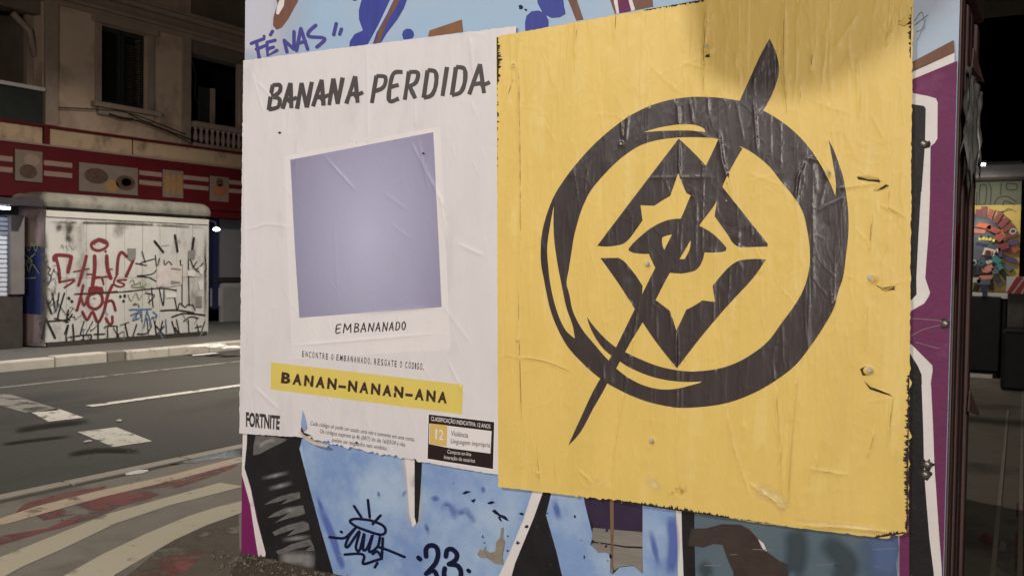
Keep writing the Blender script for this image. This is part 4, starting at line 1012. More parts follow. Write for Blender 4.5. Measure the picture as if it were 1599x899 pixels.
# ------------------------------------------------------------------ graffitied kiosk across the road
XK = -13.807; ZP = .14
K = lambda px, py, off=0.0: (XK + off, onx(px, py, XK)[1], onx(px, py, XK)[2])
fk = empty('graffitied_kiosk', (-14.3, 10.7, ZP)); tag(fk, 'grey white street kiosk across the road covered in red and black tags', 'kiosk')
y0k, y1k, zTk = 9.09, 12.33, 2.2
MB().box(XK - .62, XK - .03, y0k + .02, y1k - .02, ZP + .08, 2.45).build('body', 'kiosk_joint', fk)
nP = 9
for k in range(nP):
    a = y0k + (y1k - y0k) * k / nP; b = y0k + (y1k - y0k) * (k + 1) / nP
    for za, zb2 in ((ZP + .08, 1.22), (1.226, zTk - .02)):
        MB().box(XK - .028, XK + random.uniform(-.002, .002), a + .003, b - .003, za, zb2).build('panel', 'kiosk_panel', fk)
MB().box(XK - .55, XK + .01, y0k + .03, y1k - .03, ZP, ZP + .075).build('plinth', 'plinth_dark', fk)
MB().box(XK - .03, XK + .02, y0k, y1k, zTk - .015, zTk + .085).build('top_trim', 'kiosk_trim', fk, bevel=.006)
# rounded roof edge swept along the front and round the corner
def roundprof(r, z, n=8): return [(r * math.cos(a), z + r * math.sin(a)) for a in np.linspace(-.35, math.pi / 2 + .25, n)]
rf = MB(); vs = []; path = [(y0k - .06, -.9), (y0k - .06, -.2), (y0k - .05, -.06), (y0k + .01, 0), (y0k + .2, .02), (y1k - .15, .02), (y1k + .0, 0), (y1k + .07, -.1), (y1k + .07, -.9)]
prof = roundprof(.17, zTk + .2, 9)
ce = np.array([(y0k + y1k) / 2, -.5])
for (yy, dx) in path:
    d = np.array([(yy - ce[0]) / 1.7, (dx - ce[1]) / .5])
    for (r_, z) in prof:
        ox = dx + (r_ - .17) * (1 if dx > -.12 else 0); oy = yy
        if dx <= -.12: oy = yy + (r_ - .17) * (1 if yy > ce[0] else -1) * 1.0
        elif dx < .015: oy = yy + (r_ - .17) * .6 * (1 if yy > ce[0] else -1)
        vs.append((XK + .06 + ox, oy, z))
n_ = len(prof)
rf.add(vs, [(i * n_ + k, (i + 1) * n_ + k, (i + 1) * n_ + k + 1, i * n_ + k + 1) for i in range(len(path) - 1) for k in range(n_ - 1)])
roof = rf.build('roof', 'kiosk_roof', fk, True)
MB().box(XK - .6, XK - .1, y0k + .05, y1k - .03, zTk + .1, zTk + .375).build('roof_core', 'kiosk_roof', fk, bevel=.04)
for k in range(6):
    a = y0k + .45 + k * .5
    MB().tube([(XK + .06 + (r_ - .165), a, z) for r_, z in roundprof(.172, zTk + .2, 8)], .006, 5).build('roof_seam', 'kiosk_joint', roof)
# rounded left end: pinkish shell with a blue band
def shell(z0, z1, r, name, m):
    q = MB(); vs = []; n = 9
    for z in (z0, z1):
        for k in range(n):
            a = math.pi / 2 * k / (n - 1); vs.append((XK - .02 - .5 * (1 - math.cos(a)) - (.0 if k < n - 1 else .0), y0k + .0 - r * math.sin(a) * .0 - r * (1 - math.cos(a)) * .0 - .0 + r * 0, z))
    return q
for (z0, z1, m, e) in ((ZP + .02, .66, 'kiosk_pink', .0), (.66, 1.72, 'kiosk_blue', .006), (1.72, zTk + .28, 'kiosk_pink', .0)):
    q = MB(); vs = []; n = 10
    for z in (z0, z1):
        for k in range(n):
            a = math.pi * .5 * k / (n - 1)
            vs.append((XK - .02 - .60 * math.sin(a) ** 1.0 - e * 0, y0k - .004 - (.10 + e) * math.sin(a * 2) ** .7 * (1 if k < n else 0) - e, z))
        vs.append((XK - .62, y0k + .02, z)); vs.append((XK - .02, y0k + .02, z))
    t = n + 2
    q.add(vs, [(k, (k + 1) % t, t + (k + 1) % t, t + k) for k in range(t)] + [tuple(range(t))[::-1], tuple(range(t, 2 * t))])
    q.build('end_shell', m, fk, False)
MB().box(XK - .6, XK - .03, y1k - .0, y1k + .05, ZP + .05, zTk + .05).build('end_panel', 'kiosk_trim', fk, bevel=.015)
MB().box(XK - .5, XK - .04, y1k + .051, y1k + .058, .6, 1.85).build('end_band', 'kiosk_blue', fk)
# sprayed tags on the front (strokes traced as paint on the panels)
z8 = lambda p: zz(60, 340, 4.086, p)
LK = [.004]
def tags(strokes, w, m, name, crop=z8):
    for st_ in strokes:
        ww = w
        if isinstance(st_, tuple): st_, ww = st_
        mb = MB(); LK[0] += .00006; ribbon(mb, crop(st_), ww, K, LK[0], curve=len(st_) > 2)
        mb.build(name, m, fk, facing=(1, 0, 0))
tags([([(100, 270), (110, 240), (200, 245), (205, 270), (188, 345)], 6), ([(110, 250), (130, 330), (135, 410)], 5), ([(135, 410), (215, 395), (225, 405), (165, 445)], 3.4), ([(305, 245), (290, 310), (255, 430)], 5), ([(225, 345), (320, 325)], 2.6),
      ([(358, 245), (358, 330), (345, 430)], 6), ([(435, 245), (440, 320), (460, 385)], 6), ([(440, 330), (470, 328)], 2.6), ([(310, 360), (350, 360)], 2.6), ([(350, 380), (400, 380), (415, 425)], 3), ([(345, 390), (430, 375), (460, 388)], 2.6),
      ([(560, 370), (610, 250), (590, 215), (570, 250), (530, 220), (508, 260), (500, 360)], 5), ([(500, 360), (480, 420), (520, 440), (548, 425), (500, 400), (560, 395)], 3),
      ([(385, 135), (340, 160), (345, 195), (390, 208), (438, 180), (430, 150), (385, 135)], 4.4), ([(350, 160), (385, 142), (430, 158)], 6),
      ([(425, 212), (430, 216)], 3)], 4, 'spray_red', 'red_tag')
tags([([(245, 590), (270, 500), (285, 430)], 4.6), ([(270, 500), (290, 560), (315, 500)], 4), ([(360, 480), (320, 500), (320, 560), (365, 580), (405, 545), (400, 490), (360, 470)], 4.6), ([(330, 465), (365, 450), (400, 465)], 8), ([(330, 450), (400, 450)], 6),
      ([(420, 590), (440, 500), (470, 430)], 5), ([(425, 540), (470, 530), (490, 590)], 4.4), ([(280, 600), (310, 650), (345, 600), (380, 665), (420, 590)], 4.6), ([(470, 630), (470, 670), (450, 675), (430, 640)], 4.4), ([(230, 487), (360, 480), (500, 470)], 2.6)], 4, 'spray_red', 'red_tag')
tags([([(740, 150), (795, 220)], 4), ([(870, 112), (886, 215)], 4), ([(990, 130), (978, 222)], 4), [(620, 290), (690, 305), (650, 290), (740, 262)], [(660, 215), (680, 285)], [(630, 370), (720, 360), (755, 330)], [(630, 372), (700, 380), (750, 405)],
      [(745, 240), (755, 320), (770, 260)], [(800, 270), (805, 300), (830, 280), (850, 300)], [(905, 270), (905, 300)], [(955, 270), (960, 560)], [(915, 300), (915, 560)], [(1060, 250), (1070, 330), (1040, 350), (990, 320), (1010, 280)], [(970, 270), (1000, 330), (1050, 290)],
      [(240, 485), (500, 475), (760, 450), (880, 462)], [(680, 480), (740, 495), (700, 540)], [(720, 445), (730, 570)], [(770, 455), (795, 560), (800, 460)], [(865, 500), (885, 585), (900, 545), (935, 570), (950, 555), (985, 560), (998, 590)],
      ([(780, 592), (880, 588), (990, 605)], 2.4), ([(850, 632), (930, 610), (1060, 620)], 2.4), [(880, 650), (905, 770)], [(925, 660), (970, 630), (1020, 640)], [(955, 650), (960, 790)], [(1010, 680), (1030, 740), (1060, 660)], [(1000, 700), (1040, 690)]], 1.9, 'spray_black', 'black_tag')
tags([([(40, 490), (80, 610)], 2.4), ([(90, 480), (110, 600), (130, 480)], 2.2), ([(165, 480), (130, 600), (120, 650)], 2.6), ([(45, 640), (20, 770)], 3.4), ([(50, 650), (105, 765)], 3.6), ([(60, 660), (200, 650)], 2.4), ([(100, 640), (190, 665)], 2), ([(190, 590), (175, 665)], 3), ([(175, 660), (215, 615)], 2.4),
      ([(165, 740), (190, 680), (175, 760), (188, 825)], 2.4), ([(218, 680), (228, 825)], 2.6), ([(205, 760), (265, 750)], 2.2), ([(290, 660), (270, 745), (335, 745), (325, 790)], 2.2), ([(345, 660), (300, 745)], 1.8), ([(285, 745), (290, 825)], 2), ([(380, 670), (378, 825)], 2.4), ([(355, 742), (420, 740)], 2.2),
      ([(420, 700), (440, 690), (500, 690)], 2), ([(440, 700), (440, 810)], 2), ([(500, 690), (500, 800)], 2), ([(480, 770), (525, 765)], 2.6), ([(505, 745), (510, 770)], 3), ([(520, 685), (575, 665)], 1.4), ([(552, 680), (582, 815)], 2.2), ([(625, 680), (582, 815)], 2.2),
      ([(630, 740), (690, 735), (720, 690)], 2), ([(660, 760), (680, 800), (700, 760)], 2), ([(690, 640), (700, 740)], 1.8), ([(740, 660), (760, 780), (790, 660)], 2.4), ([(740, 760), (800, 690)], 2), ([(750, 690), (810, 760)], 2), ([(850, 660), (870, 740), (830, 760)], 2.2), ([(870, 700), (890, 740), (860, 745)], 2.6),
      ([(60, 310), (75, 330), (60, 350), (80, 380), (60, 430)], 1.6), ([(190, 510), (195, 515)], 4), ([(210, 530), (214, 534)], 4), ([(520, 500), (522, 503)], 4), ([(548, 495), (550, 500)], 4), ([(540, 530), (543, 532)], 4), ([(105, 820), (140, 800), (180, 828)], 1.6)], 2, 'spray_black', 'black_tag')
tags([[(580, 410), (600, 395), (610, 420), (590, 430), (630, 420), (650, 410), (650, 440), (690, 420)], [(570, 490), (590, 530), (620, 480), (640, 520), (660, 490)], [(590, 440), (680, 445)]], 1.3, 'spray_green', 'green_tag')
tags([[(580, 585), (640, 590), (600, 650), (640, 640)], [(590, 620), (640, 600)], [(650, 580), (660, 660)], [(640, 585), (720, 580)], [(690, 590), (720, 690)], [(690, 590), (670, 700)], [(730, 600), (755, 625), (720, 640)], [(810, 650), (815, 730)], [(770, 730), (800, 780)]], 2.2, 'spray_azure', 'blue_tag')
tags([[(140, 190), (150, 170), (160, 200)], [(170, 180), (190, 205)], [(200, 175), (220, 205), (235, 180)], [(780, 180), (830, 175)], [(860, 155), (905, 150)]], .8, 'notice_grey', 'grey_tag')
for k in range(44):
    a_, b_ = (random.uniform(15, 1060), random.uniform(480, 800)) if k < 26 else (random.uniform(5, 130), random.uniform(280, 700))
    pts = [(a_, b_)]
    for j in range(random.randint(1, 4)): pts.append((pts[-1][0] + random.uniform(-26, 34), pts[-1][1] + random.uniform(-48, 48)))
    pts = [(x, min(y, 832 - x * .052)) for x, y in pts]
    tags([(pts, random.uniform(.6, 1.2))], 1, random.choice(['spray_black', 'spray_black', 'spray_black', 'notice_grey', 'spray_azure']), 'scribble')
for st_, w_ in (([(30, 60), (35, 400), (30, 800)], 17), ([(30, 830), (500, 815), (1050, 785)], 12), ([(120, 30), (140, 90)], 14), ([(190, 20), (200, 110), (180, 150)], 16), ([(1060, 60), (1065, 700)], 6), ([(60, 28), (500, 34), (1060, 62)], 5)):
    mb = MB(); LK[0] += .00006; ribbon(mb, z8(st_), w_, K, LK[0], soft=True); mb.build('grime_streak', 'soft_grime', fk, facing=(1, 0, 0))
# lime scribble on the blue end band
mb = MB(); zk = lambda p: zz(0, 320, 3.745, p)
KE = lambda px, py, off: (ony(px, py, y0k - .118)[0], y0k - .118 - off, ony(px, py, y0k - .118)[2])
for st_ in ([(140, 260), (160, 220), (180, 270), (200, 220), (220, 270), (235, 225)], [(140, 240), (235, 235)], [(160, 290), (200, 330), (170, 330), (215, 285)], [(140, 380), (165, 340), (180, 390), (200, 345), (240, 400)], [(150, 430), (220, 425)], [(130, 350), (150, 390)]):
    LK[0] += .00006; ribbon(mb, zk(st_), 1.3, KE, .02 + LK[0])
mb.build('lime_tag', 'spray_lime', fk, facing=(0, -1, 0))
# notices pasted on the kiosk
def notice(pts, m, label, crop=z8, off=.012, strips=()):
    o = MB().sheet([K(a, b, off) for a, b in crop(pts)]).build('paper_notice', m, None, facing=(1, 0, 0)); tag(o, label, 'notice', 'paper notices on the far kiosk')
    return o
no = notice([(752, 308), (835, 303), (915, 308), (912, 425), (840, 440), (752, 440)], 'notice_paper', 'large torn paper notice with red and dark print on the far kiosk')
for s_ in ([(845, 318), (905, 325), (903, 336), (840, 330)], [(842, 400), (900, 408), (905, 420), (842, 424)]):
    MB().sheet([K(a, b, .0135) for a, b in z8(s_)]).build('dark_print', 'notice_grey', no, facing=(1, 0, 0))
notice([(1020, 315), (1050, 310), (1052, 355), (1035, 365), (1024, 345)], 'notice_white', 'small white scrap above another at the right end of the far kiosk')
notice([(1012, 405), (1052, 400), (1050, 455), (1030, 465), (1022, 440)], 'notice_white', 'lower white scrap at the right end of the far kiosk')
notice([(565, 195), (620, 195), (618, 260), (590, 275), (570, 262)], 'notice_grey', 'faded grey sticker beside the red letters on the far kiosk')
notice([(950, 210), (998, 205), (995, 265), (952, 262)], 'notice_grey', 'faded grey patch of paper under the black dashes on the far kiosk')
notice([(810, 480), (878, 478), (876, 508), (812, 510)], 'notice_white', 'narrow pale strip of paper under the torn notice')
notice([(945, 335), (998, 335), (995, 375), (950, 370)], 'notice_white', 'white scrap left of the two scraps at the kiosk end')
notice([(1000, 500), (1040, 500), (1040, 570), (1000, 570)], 'notice_grey', 'grey scrap low at the right end of the far kiosk')
# wall lamp at its right end
wl = empty('wall_lamp', (-14.25, 12.8, 2.1)); tag(wl, 'lit white lamp beside the far kiosk', 'lamp')
L0 = onx(338, 358, -14.2)
MB().lathe([(.02, L0[2] - .03), (.055, L0[2] - .02), (.065, L0[2]), (.05, L0[2] + .02), (.015, L0[2] + .035)], L0[0], L0[1], 14).build('bulb', 'bulb', wl, True)
MB().tube([(L0[0], L0[1], L0[2] + .03), (L0[0] - .03, L0[1], L0[2] + .14), (L0[0] - .3, L0[1] - .1, L0[2] + .2), (L0[0] - 1.9, L0[1] - .1, L0[2] + .2)], .014).build('bracket', 'dark_metal', wl, True)
ld = bpy.data.lights.new('wall_lamp_light', 'POINT'); ld.energy = 26; ld.color = (.86, .93, 1.0); ld.shadow_soft_size = .1
lo = bpy.data.objects.new('wall_lamp_light', ld); C.objects.link(lo); lo.location = (L0[0] + .0, L0[1] + .0, L0[2] - .16); reparent(lo, wl)
# crumpled paper on the far kerb
def crumple(x, y, z, sx, sy, sz, seed):
    m_ = MB(); n, k_ = 9, 6; vs = []
    for j in range(k_ + 1):
        for i in range(n):
            a = 2 * math.pi * i / n; b = math.pi * .5 * j / k_
            f_ = 1 + .35 * mnoise.noise(Vector((math.cos(a) * 1.7 + seed, math.sin(a) * 1.7, j * .9)))
            vs.append((x + sx * math.cos(a) * math.cos(b) * f_, y + sy * math.sin(a) * math.cos(b) * f_, z + sz * math.sin(b) * f_))
    m_.add(vs, [(j * n + i, j * n + (i + 1) % n, (j + 1) * n + (i + 1) % n, (j + 1) * n + i) for j in range(k_) for i in range(n)] + [tuple(range(n))[::-1]])
    return m_.build('crumpled_paper', 'notice_white')
for (a, b, z, s, lab) in ((315, 540, .14, (.12, .25, .025), 'flattened white paper rubbish on the far kerb nearest the kiosk corner'), (340, 542, .14, (.10, .2, .05), 'crumpled white paper in the middle of the rubbish on the far kerb'), (362, 543, .14, (.10, .2, .03), 'crumpled white paper closest to the white poster on the far kerb'),
                          (320, 553, .005, (.08, .26, .012), 'flat sheet of rubbish lying in the far gutter')):
    p = onz(a, b, z); tag(crumple(p[0], p[1], z + .004, *s, a), lab, 'litter', 'paper rubbish by the far kerb')
for (a, b, s, lab) in ((213, 737, (.05, .10, .006), 'flat white scrap of paper near the pavement edge'), (186, 657, (.025, .03, .015), 'small white scrap on the road beside the crosswalk bars'), (137, 689, (.02, .04, .01), 'small white scrap on the road below the crosswalk bar')):
    p = onz(a, b, .008); tag(crumple(p[0], p[1], .009, *s, b), lab, 'litter', 'paper scraps on the road')

# ------------------------------------------------------------------ old building across the road
XF = -16.4
Fp = lambda px, py, X=XF: tuple(onx(px, py, X)[1:])
bd = empty('corner_building', (-18, 13, ZP)); tag(bd, 'old plastered building with balconies above a red shop front', 'building')
zs0 = 3.98                       # bottom of the upper storey
yl0, yl1 = 6.0, Fp(66, 100)[0]; yr0, yr1 = Fp(298, 100)[0], 18.2
wa, wb = Fp(157, 100)[0], Fp(231, 100)[0]; wz0, wz1 = Fp(190, 166)[1], Fp(190, 45)[1]
lz1 = Fp(30, 14)[1]; rz1 = Fp(340, 92)[1]; ZT = 9.5
wm = MB()
wm.box(XF - .4, XF, yl1, wa, zs0, ZT); wm.box(XF - .4, XF, wb, yr0, zs0, ZT)
wm.box(XF - .4, XF, wa + .001, wb - .001, zs0, wz0); wm.box(XF - .4, XF, wa + .001, wb - .001, wz1, ZT)
bw = wm.build('wall', 'plaster', bd)
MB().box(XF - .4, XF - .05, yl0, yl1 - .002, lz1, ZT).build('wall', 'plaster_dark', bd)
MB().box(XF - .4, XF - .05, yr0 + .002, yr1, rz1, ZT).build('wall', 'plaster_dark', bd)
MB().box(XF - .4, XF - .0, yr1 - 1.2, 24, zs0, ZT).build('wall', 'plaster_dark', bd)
MB().box(XF - 2.2, XF - 2.0, yl0, 24, zs0 - .2, ZT).build('rear_wall', 'dark_room', bd)
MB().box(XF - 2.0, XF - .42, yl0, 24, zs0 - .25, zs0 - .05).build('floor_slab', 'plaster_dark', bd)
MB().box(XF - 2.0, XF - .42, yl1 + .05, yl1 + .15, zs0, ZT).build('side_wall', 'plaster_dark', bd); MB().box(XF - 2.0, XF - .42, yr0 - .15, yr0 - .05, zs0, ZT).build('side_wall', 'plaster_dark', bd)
MB().box(XF - 1.99, XF - 1.9, yl1 - 1.6, yl1 - .7, zs0 + .1, zs0 + 2.1).build('balcony_door', 'inner_door', bd); MB().box(XF - 1.99, XF - 1.9, yr0 + .5, yr0 + 1.3, zs0 + .1, zs0 + 2.1).build('balcony_door', 'inner_door', bd)
# pilaster and window surround
MB().box(XF + .002, XF + .07, Fp(68, 90)[0], Fp(88, 90)[0], zs0, lz1 + .45).build('pilaster', 'stone_trim', bd, bevel=.01)
MB().box(XF + .002, XF + .045, Fp(283, 90)[0], Fp(297, 90)[0], zs0, wz1 + .2).build('pilaster', 'stone_trim', bd, bevel=.01)
wi = empty('window', (XF, (wa + wb) / 2, wz0)); reparent(wi, bd)
MB().box(XF - .01, XF + .05, wa - .13, wa - .002, wz0, wz1).build('frame', 'stone_trim', wi, bevel=.01); MB().box(XF - .01, XF + .05, wb + .002, wb + .13, wz0, wz1).build('frame', 'stone_trim', wi, bevel=.01)
MB().box(XF - .01, XF + .09, wa - .2, wb + .2, wz1 + .002, wz1 + .16).build('lintel', 'stone_trim', wi, bevel=.01)
MB().box(XF - .05, XF + .16, wa - .22, wb + .22, wz0 - .1, wz0 - .002).build('sill', 'stone_trim', wi, bevel=.015)
MB().box(XF - .01, XF + .1, wa - .1, wb + .1, wz0 - .24, wz0 - .102).build('sill_moulding', 'stone_trim', wi, bevel=.03)
for k in range(2):
    a = wa + (wb - wa) * k / 2 + .01; b = wa + (wb - wa) * (k + 1) / 2 - .01
    m_ = MB(); m_.box(XF - .16, XF - .12, a, a + .06, wz0, wz1 - .01); m_.box(XF - .16, XF - .12, b - .06, b, wz0, wz1 - .01); m_.box(XF - .159, XF - .121, a, b, wz0, wz0 + .08); m_.box(XF - .159, XF - .121, a, b, wz1 - .1, wz1 - .01)
    n = 26
    for j in range(n):
        z = wz0 + .08 + (wz1 - wz0 - .19) * j / n
        m_.add([(XF - .15, a + .06, z + .035), (XF - .15, b - .06, z + .035), (XF - .125, b - .06, z), (XF - .125, a + .06, z)], [(0, 1, 2, 3)])
    m_.build('shutter', 'shutter_green', wi)
# cornice: stacked mouldings
zc0 = Fp(190, 36)[1]
for k, (dz, h, pr) in enumerate(((.02, .10, .08), (.121, .07, .14), (.192, .16, .06), (.353, .09, .2), (.444, .06, .28))):
    MB().box(XF + .002, XF + pr, yl1 - .1, 24, zc0 + dz, zc0 + dz + h).build('cornice', 'stone_trim', bd, bevel=.015)
MB().box(XF + .003, XF + .03, yl1, yr0 - .2, zc0 + .505, ZT).build('upper_wall', 'plaster', bd)
MB().box(XF + .003, XF + .05, Fp(82, 5)[0], Fp(92, 5)[0], zc0 + .506, ZT).build('pilaster', 'stone_trim', bd)
# left balcony: solid dark parapet with pale rail, potted plant shape of the railing
zl_, = (Fp(30, 138)[1],)
MB().box(XF + .0, XF + .12, yl0, yl1 - .01, zl_, zl_ + .07).build('balcony_rail', 'kiosk_trim', bd, bevel=.01)
MB().box(XF - .05, XF + .05, yl0, yl1 - .012, zs0 + .003, zl_ - .002).build('balcony_parapet', 'shutter_green', bd)
bk = MB()
bk.box(XF - .35, XF - .25, yl1 - .14, yl1 - .012, zl_ + .07, lz1 - .002)
bk.build('post', 'stone_trim', bd); MB().tube([(XF - .2, yl1 - .02, lz1 - .75), (XF - .2, yl1 - .12, lz1 - .3), (XF - .2, yl1 - .45, lz1 - .05)], .06).build('bracket', 'stone_trim', bd, True)
# right balcony: balusters
zr_ = Fp(340, 203)[1]; zrb = Fp(340, 238)[1]
MB().box(XF - .1, XF + .13, yr0 + .01, yr1 - 1.21, zr_ - .02, zr_ + .1).build('balcony_rail', 'stone_trim', bd, bevel=.02)
MB().box(XF - .1, XF + .13, yr0 + .01, yr1 - 1.21, zs0 - .05, max(zrb, zs0) + .06).build('balcony_base', 'stone_trim', bd, bevel=.02)
zb0, zb1 = max(zrb, zs0) + .061, zr_ - .021
bal = None
hh = zb1 - zb0
for k in range(14):
    y = yr0 + .12 + k * .155
    if y > yr1 - 1.3: break
    if bal is None:
        bal = MB().lathe([(.05, zb0), (.05, zb0 + .05 * hh), (.03, zb0 + .1 * hh), (.058, zb0 + .38 * hh), (.045, zb0 + .6 * hh), (.026, zb0 + .85 * hh), (.05, zb0 + .93 * hh), (.05, zb1)], 0, 0, 8).build('baluster', 'stone_trim', None, True)
        bal.location = (XF + .02, y, 0); reparent(bal, bd)
    else:
        c = bal.copy(); C.objects.link(c); c.location = (XF + .02 - bd.location[0], y - bd.location[1], -bd.location[2])
# hanging cloth and boxes on the right balcony
MB().box(XF - .25, XF - .18, Fp(320, 160)[0], Fp(338, 160)[0], zr_ + .1, Fp(330, 135)[1]).build('hung_cloth', 'shutter_green', bd, bevel=.03)
MB().box(XF - .2, XF - .1, Fp(337, 150)[0], Fp(341, 150)[0], zr_ + .1, Fp(339, 138)[1]).build('rail_post', 'stone_trim', bd)
MB().box(XF - .1, XF + .04, Fp(372, 150)[0], yr1 - 1.2, zr_ + .1, rz1).build('pilaster', 'stone_trim', bd, bevel=.02)
# red shop fascia
XS = XF + .38
Sp = lambda px, py: tuple(onx(px, py, XS)[1:])
zf1 = Sp(100, 205)[1] + .02; zfm = Sp(100, 231)[1]; zf0 = Sp(250, 322)[1]
MB().box(XF - .2, XS, 4.0, 24, zf0, zfm - .012).build('fascia', 'fascia_red', bd)
MB().box(XF - .2, XS - .02, 4.0, 24, zfm + .03, zf1).build('fascia_band', 'fascia_cream', bd)
MB().box(XF - .2, XS + .03, 4.0, 24, zf1 + .002, zf1 + .05).build('fascia_edge', 'fascia_red', bd, bevel=.008); MB().box(XF - .2, XS + .03, 4.0, 24, zfm - .01, zfm + .028).build('fascia_edge', 'fascia_stripe', bd, bevel=.008)
ya, yb = Sp(67, 215)[0], Sp(76, 215)[0]
MB().box(XS - .019, XS + .04, ya, yb, zfm + .029, zf1 + .001).build('fascia_joint', 'fascia_red', bd)
ya = Sp(207, 220)[0]; MB().box(XS - .019, XS - .01, ya, ya + .02, zfm + .031, zf1 - .001).build('fascia_joint', 'fascia_red', bd)
zs_ = [(Sp(35, 250)[1], .07), (Sp(35, 266)[1], .07)]
zs_ = [Sp(10, 248)[1], Sp(10, 265)[1]]
for (p0, p1) in ((-60, 19), (68, 112), (217, 252), (286, 325), (357, 400)):
    for z in zs_:
        MB().box(XS + .002, XS + .014, Sp(p0, 250)[0], Sp(p1, 270)[0], z - .045, z + .045).build('fascia_stripe', 'fascia_stripe', bd)
def board(p0, p1, q0, q1, m, name, parts=()):
    ya, yb = Sp(p0, (q0 + q1) / 2)[0], Sp(p1, (q0 + q1) / 2)[0]; mid = (p0 + p1) / 2
    za, zb2 = Sp(mid, q1)[1], Sp(mid, q0)[1]
    o = MB().box(XS + .003, XS + .03, ya, yb, za, zb2).build(name, m, bd, bevel=.01)
    for (u0, u1, v0, v1, mm) in parts:
        cx, cy, rx, ry = (u0 + u1) / 2, (v0 + v1) / 2, (u1 - u0) / 2, (v1 - v0) / 2
        pts = [(XS + .035, ya + (yb - ya) * (cx + rx * math.cos(t)), za + (zb2 - za) * (cy + ry * math.sin(t))) for t in np.linspace(0, 2 * math.pi, 13)[:-1]]
        MB().sheet(pts).build('food_picture', mm, o, facing=(1, 0, 0))
    return o
board(22, 65, 235, 284, 'food_board', 'picture_board', ((.15, .8, .1, .55, 'food_brown'), (.3, .9, .5, .9, 'fascia_stripe')))
board(122, 214, 258, 302, 'food_board', 'picture_board', ((.08, .48, .3, .85, 'food_brown'), (.6, .95, .15, .7, 'food_brown'), (.42, .66, .05, .5, 'food_gold'), (.7, .88, .3, .6, 'food_red')))
board(253, 285, 266, 309, 'food_board', 'picture_board', ((.05, .35, .08, .95, 'food_gold'), (.36, .62, .08, .92, 'food_gold'), (.64, .95, .1, .9, 'food_gold')))
board(327, 356, 276, 315, 'food_board', 'picture_board', ((.1, .9, .2, .7, 'food_red'), (.3, .7, .6, .95, 'food_brown')))
# shop front under the fascia
MB().box(XF - .6, XF - .5, 4.0, 24, ZP - .05, zf0 + .1).build('shop_front', 'shop_dark', bd)
MB().box(XF - .2, XS - .05, 4, 24, zf0 - .16, zf0 - .003).build('soffit', 'fascia_red', bd)
# recess at the right of the far kiosk: pale low wall, dark panel, blue frame, mesh
MB().box(XF - .08, XF - .02, Fp(346, 470)[0], 24, ZP, Fp(360, 441)[1]).build('low_wall', 'low_wall', bd)
MB().box(XF - .08, XF - .03, Fp(332, 460)[0], Fp(346, 470)[0] - .002, Fp(340, 478)[1], Fp(340, 450)[1]).build('low_wall', 'low_wall', bd)
MB().box(XF - .06, XF + .02, Fp(332, 440)[0], 24, Fp(360, 440)[1], Fp(360, 434)[1]).build('rail', 'dark_metal', bd)
MB().box(XF - .1, XF - .04, Fp(346, 400)[0], 24, Fp(360, 433)[1], zf0 - .17).build('side_panel', 'upper_wall', bd)
MB().box(XF - .1, XF + .01, Fp(333, 400)[0], Fp(341, 400)[0], ZP + .3, zf0 - .17).build('door_post', 'blue_frame', bd)
fn = MB()
y0 = Fp(346, 470)[0]; zt_f = Fp(360, 445)[1]
for k in range(-14, 30):
    for sg_ in (1, -1):
        a = y0 + k * .085; hgt = zt_f - ZP
        pa, pb = (a, ZP), (a + sg_ * hgt, zt_f)
        lo_, hi_ = y0, y0 + 1.6
        def clipy(p, q, y):
            t = (y - p[0]) / (q[0] - p[0]); return (y, p[1] + (q[1] - p[1]) * t)
        if min(pa[0], pb[0]) > hi_ or max(pa[0], pb[0]) < lo_: continue
        if pa[0] < lo_: pa = clipy(pa, pb, lo_)
        if pb[0] < lo_: pb = clipy(pa, pb, lo_)
        if pa[0] > hi_: pa = clipy(pa, pb, hi_)
        if pb[0] > hi_: pb = clipy(pa, pb, hi_)
        fn.tube([(XF + .05 + .004 * sg_, pa[0], pa[1]), (XF + .05 + .004 * sg_, pb[0], pb[1])], .003, 4)
fo = fn.build('mesh_screen', 'wire_mesh', bd); fo['kind'] = 'stuff'
# cables across the facade
for pts, r_ in (([(92, 168), (150, 171), (205, 178), (290, 210)], .012), ([(200, 178), (250, 200), (330, 228), (382, 236)], .014), ([(205, 186), (260, 205), (300, 225)], .01), ([(170, 178), (190, 184), (208, 186)], .02), ([(300, 95), (306, 120), (304, 150), (312, 165)], .012)):
    v3 = [(XF + .1,) + Fp(a, b, XF + .1) for a, b in smooth_pts(pts, 5)]
    tag(MB().tube(v3, r_, 5).build('cable', 'wire', bd, True))

# lit shop shutter at the left edge, with its grey post
sh = empty('lit_stall', (-14.4, 8.2, ZP)); tag(sh, 'stall with a lit slatted shutter at the left edge beside the far kiosk', 'stall')
XH = -14.0
Hp = lambda px, py: tuple(onx(px, py, XH)[1:])
yE = Hp(13, 420)[0]
zt_, zb_h = Hp(5, 338)[1], Hp(5, 462)[1]
n = 17
for k in range(n):
    z = zb_h + (zt_ - zb_h) * k / n
    MB().box(XH - .03, XH - .005, 5.2, yE, z, z + (zt_ - zb_h) / n * .82).build('slat', 'shutter_slat', sh, bevel=.006)
MB().box(XH - .08, XH - .04, 5.2, yE, ZP, zt_).build('backing', 'shop_dark', sh)
MB().box(XH - .3, XH + .06, yE + .002, Hp(35, 420)[0], zb_h + .02, zt_ + .03).build('post', 'grey_pillar', sh, bevel=.01)
MB().box(XH - .4, XH + .02, 5.2, Hp(34, 500)[0], ZP, zb_h).build('base', 'plinth_dark', sh)
MB().box(XH - .5, XH + .45, 5.2, Hp(40, 330)[0], zt_ + .16, zt_ + .26).build('canopy', 'shop_dark', sh)
MB().tube([(XH + .2, 5.6, zt_ + .12), (XH + .2, yE - .1, zt_ + .12)], .02).build('light_tube', 'lit_tube', sh)
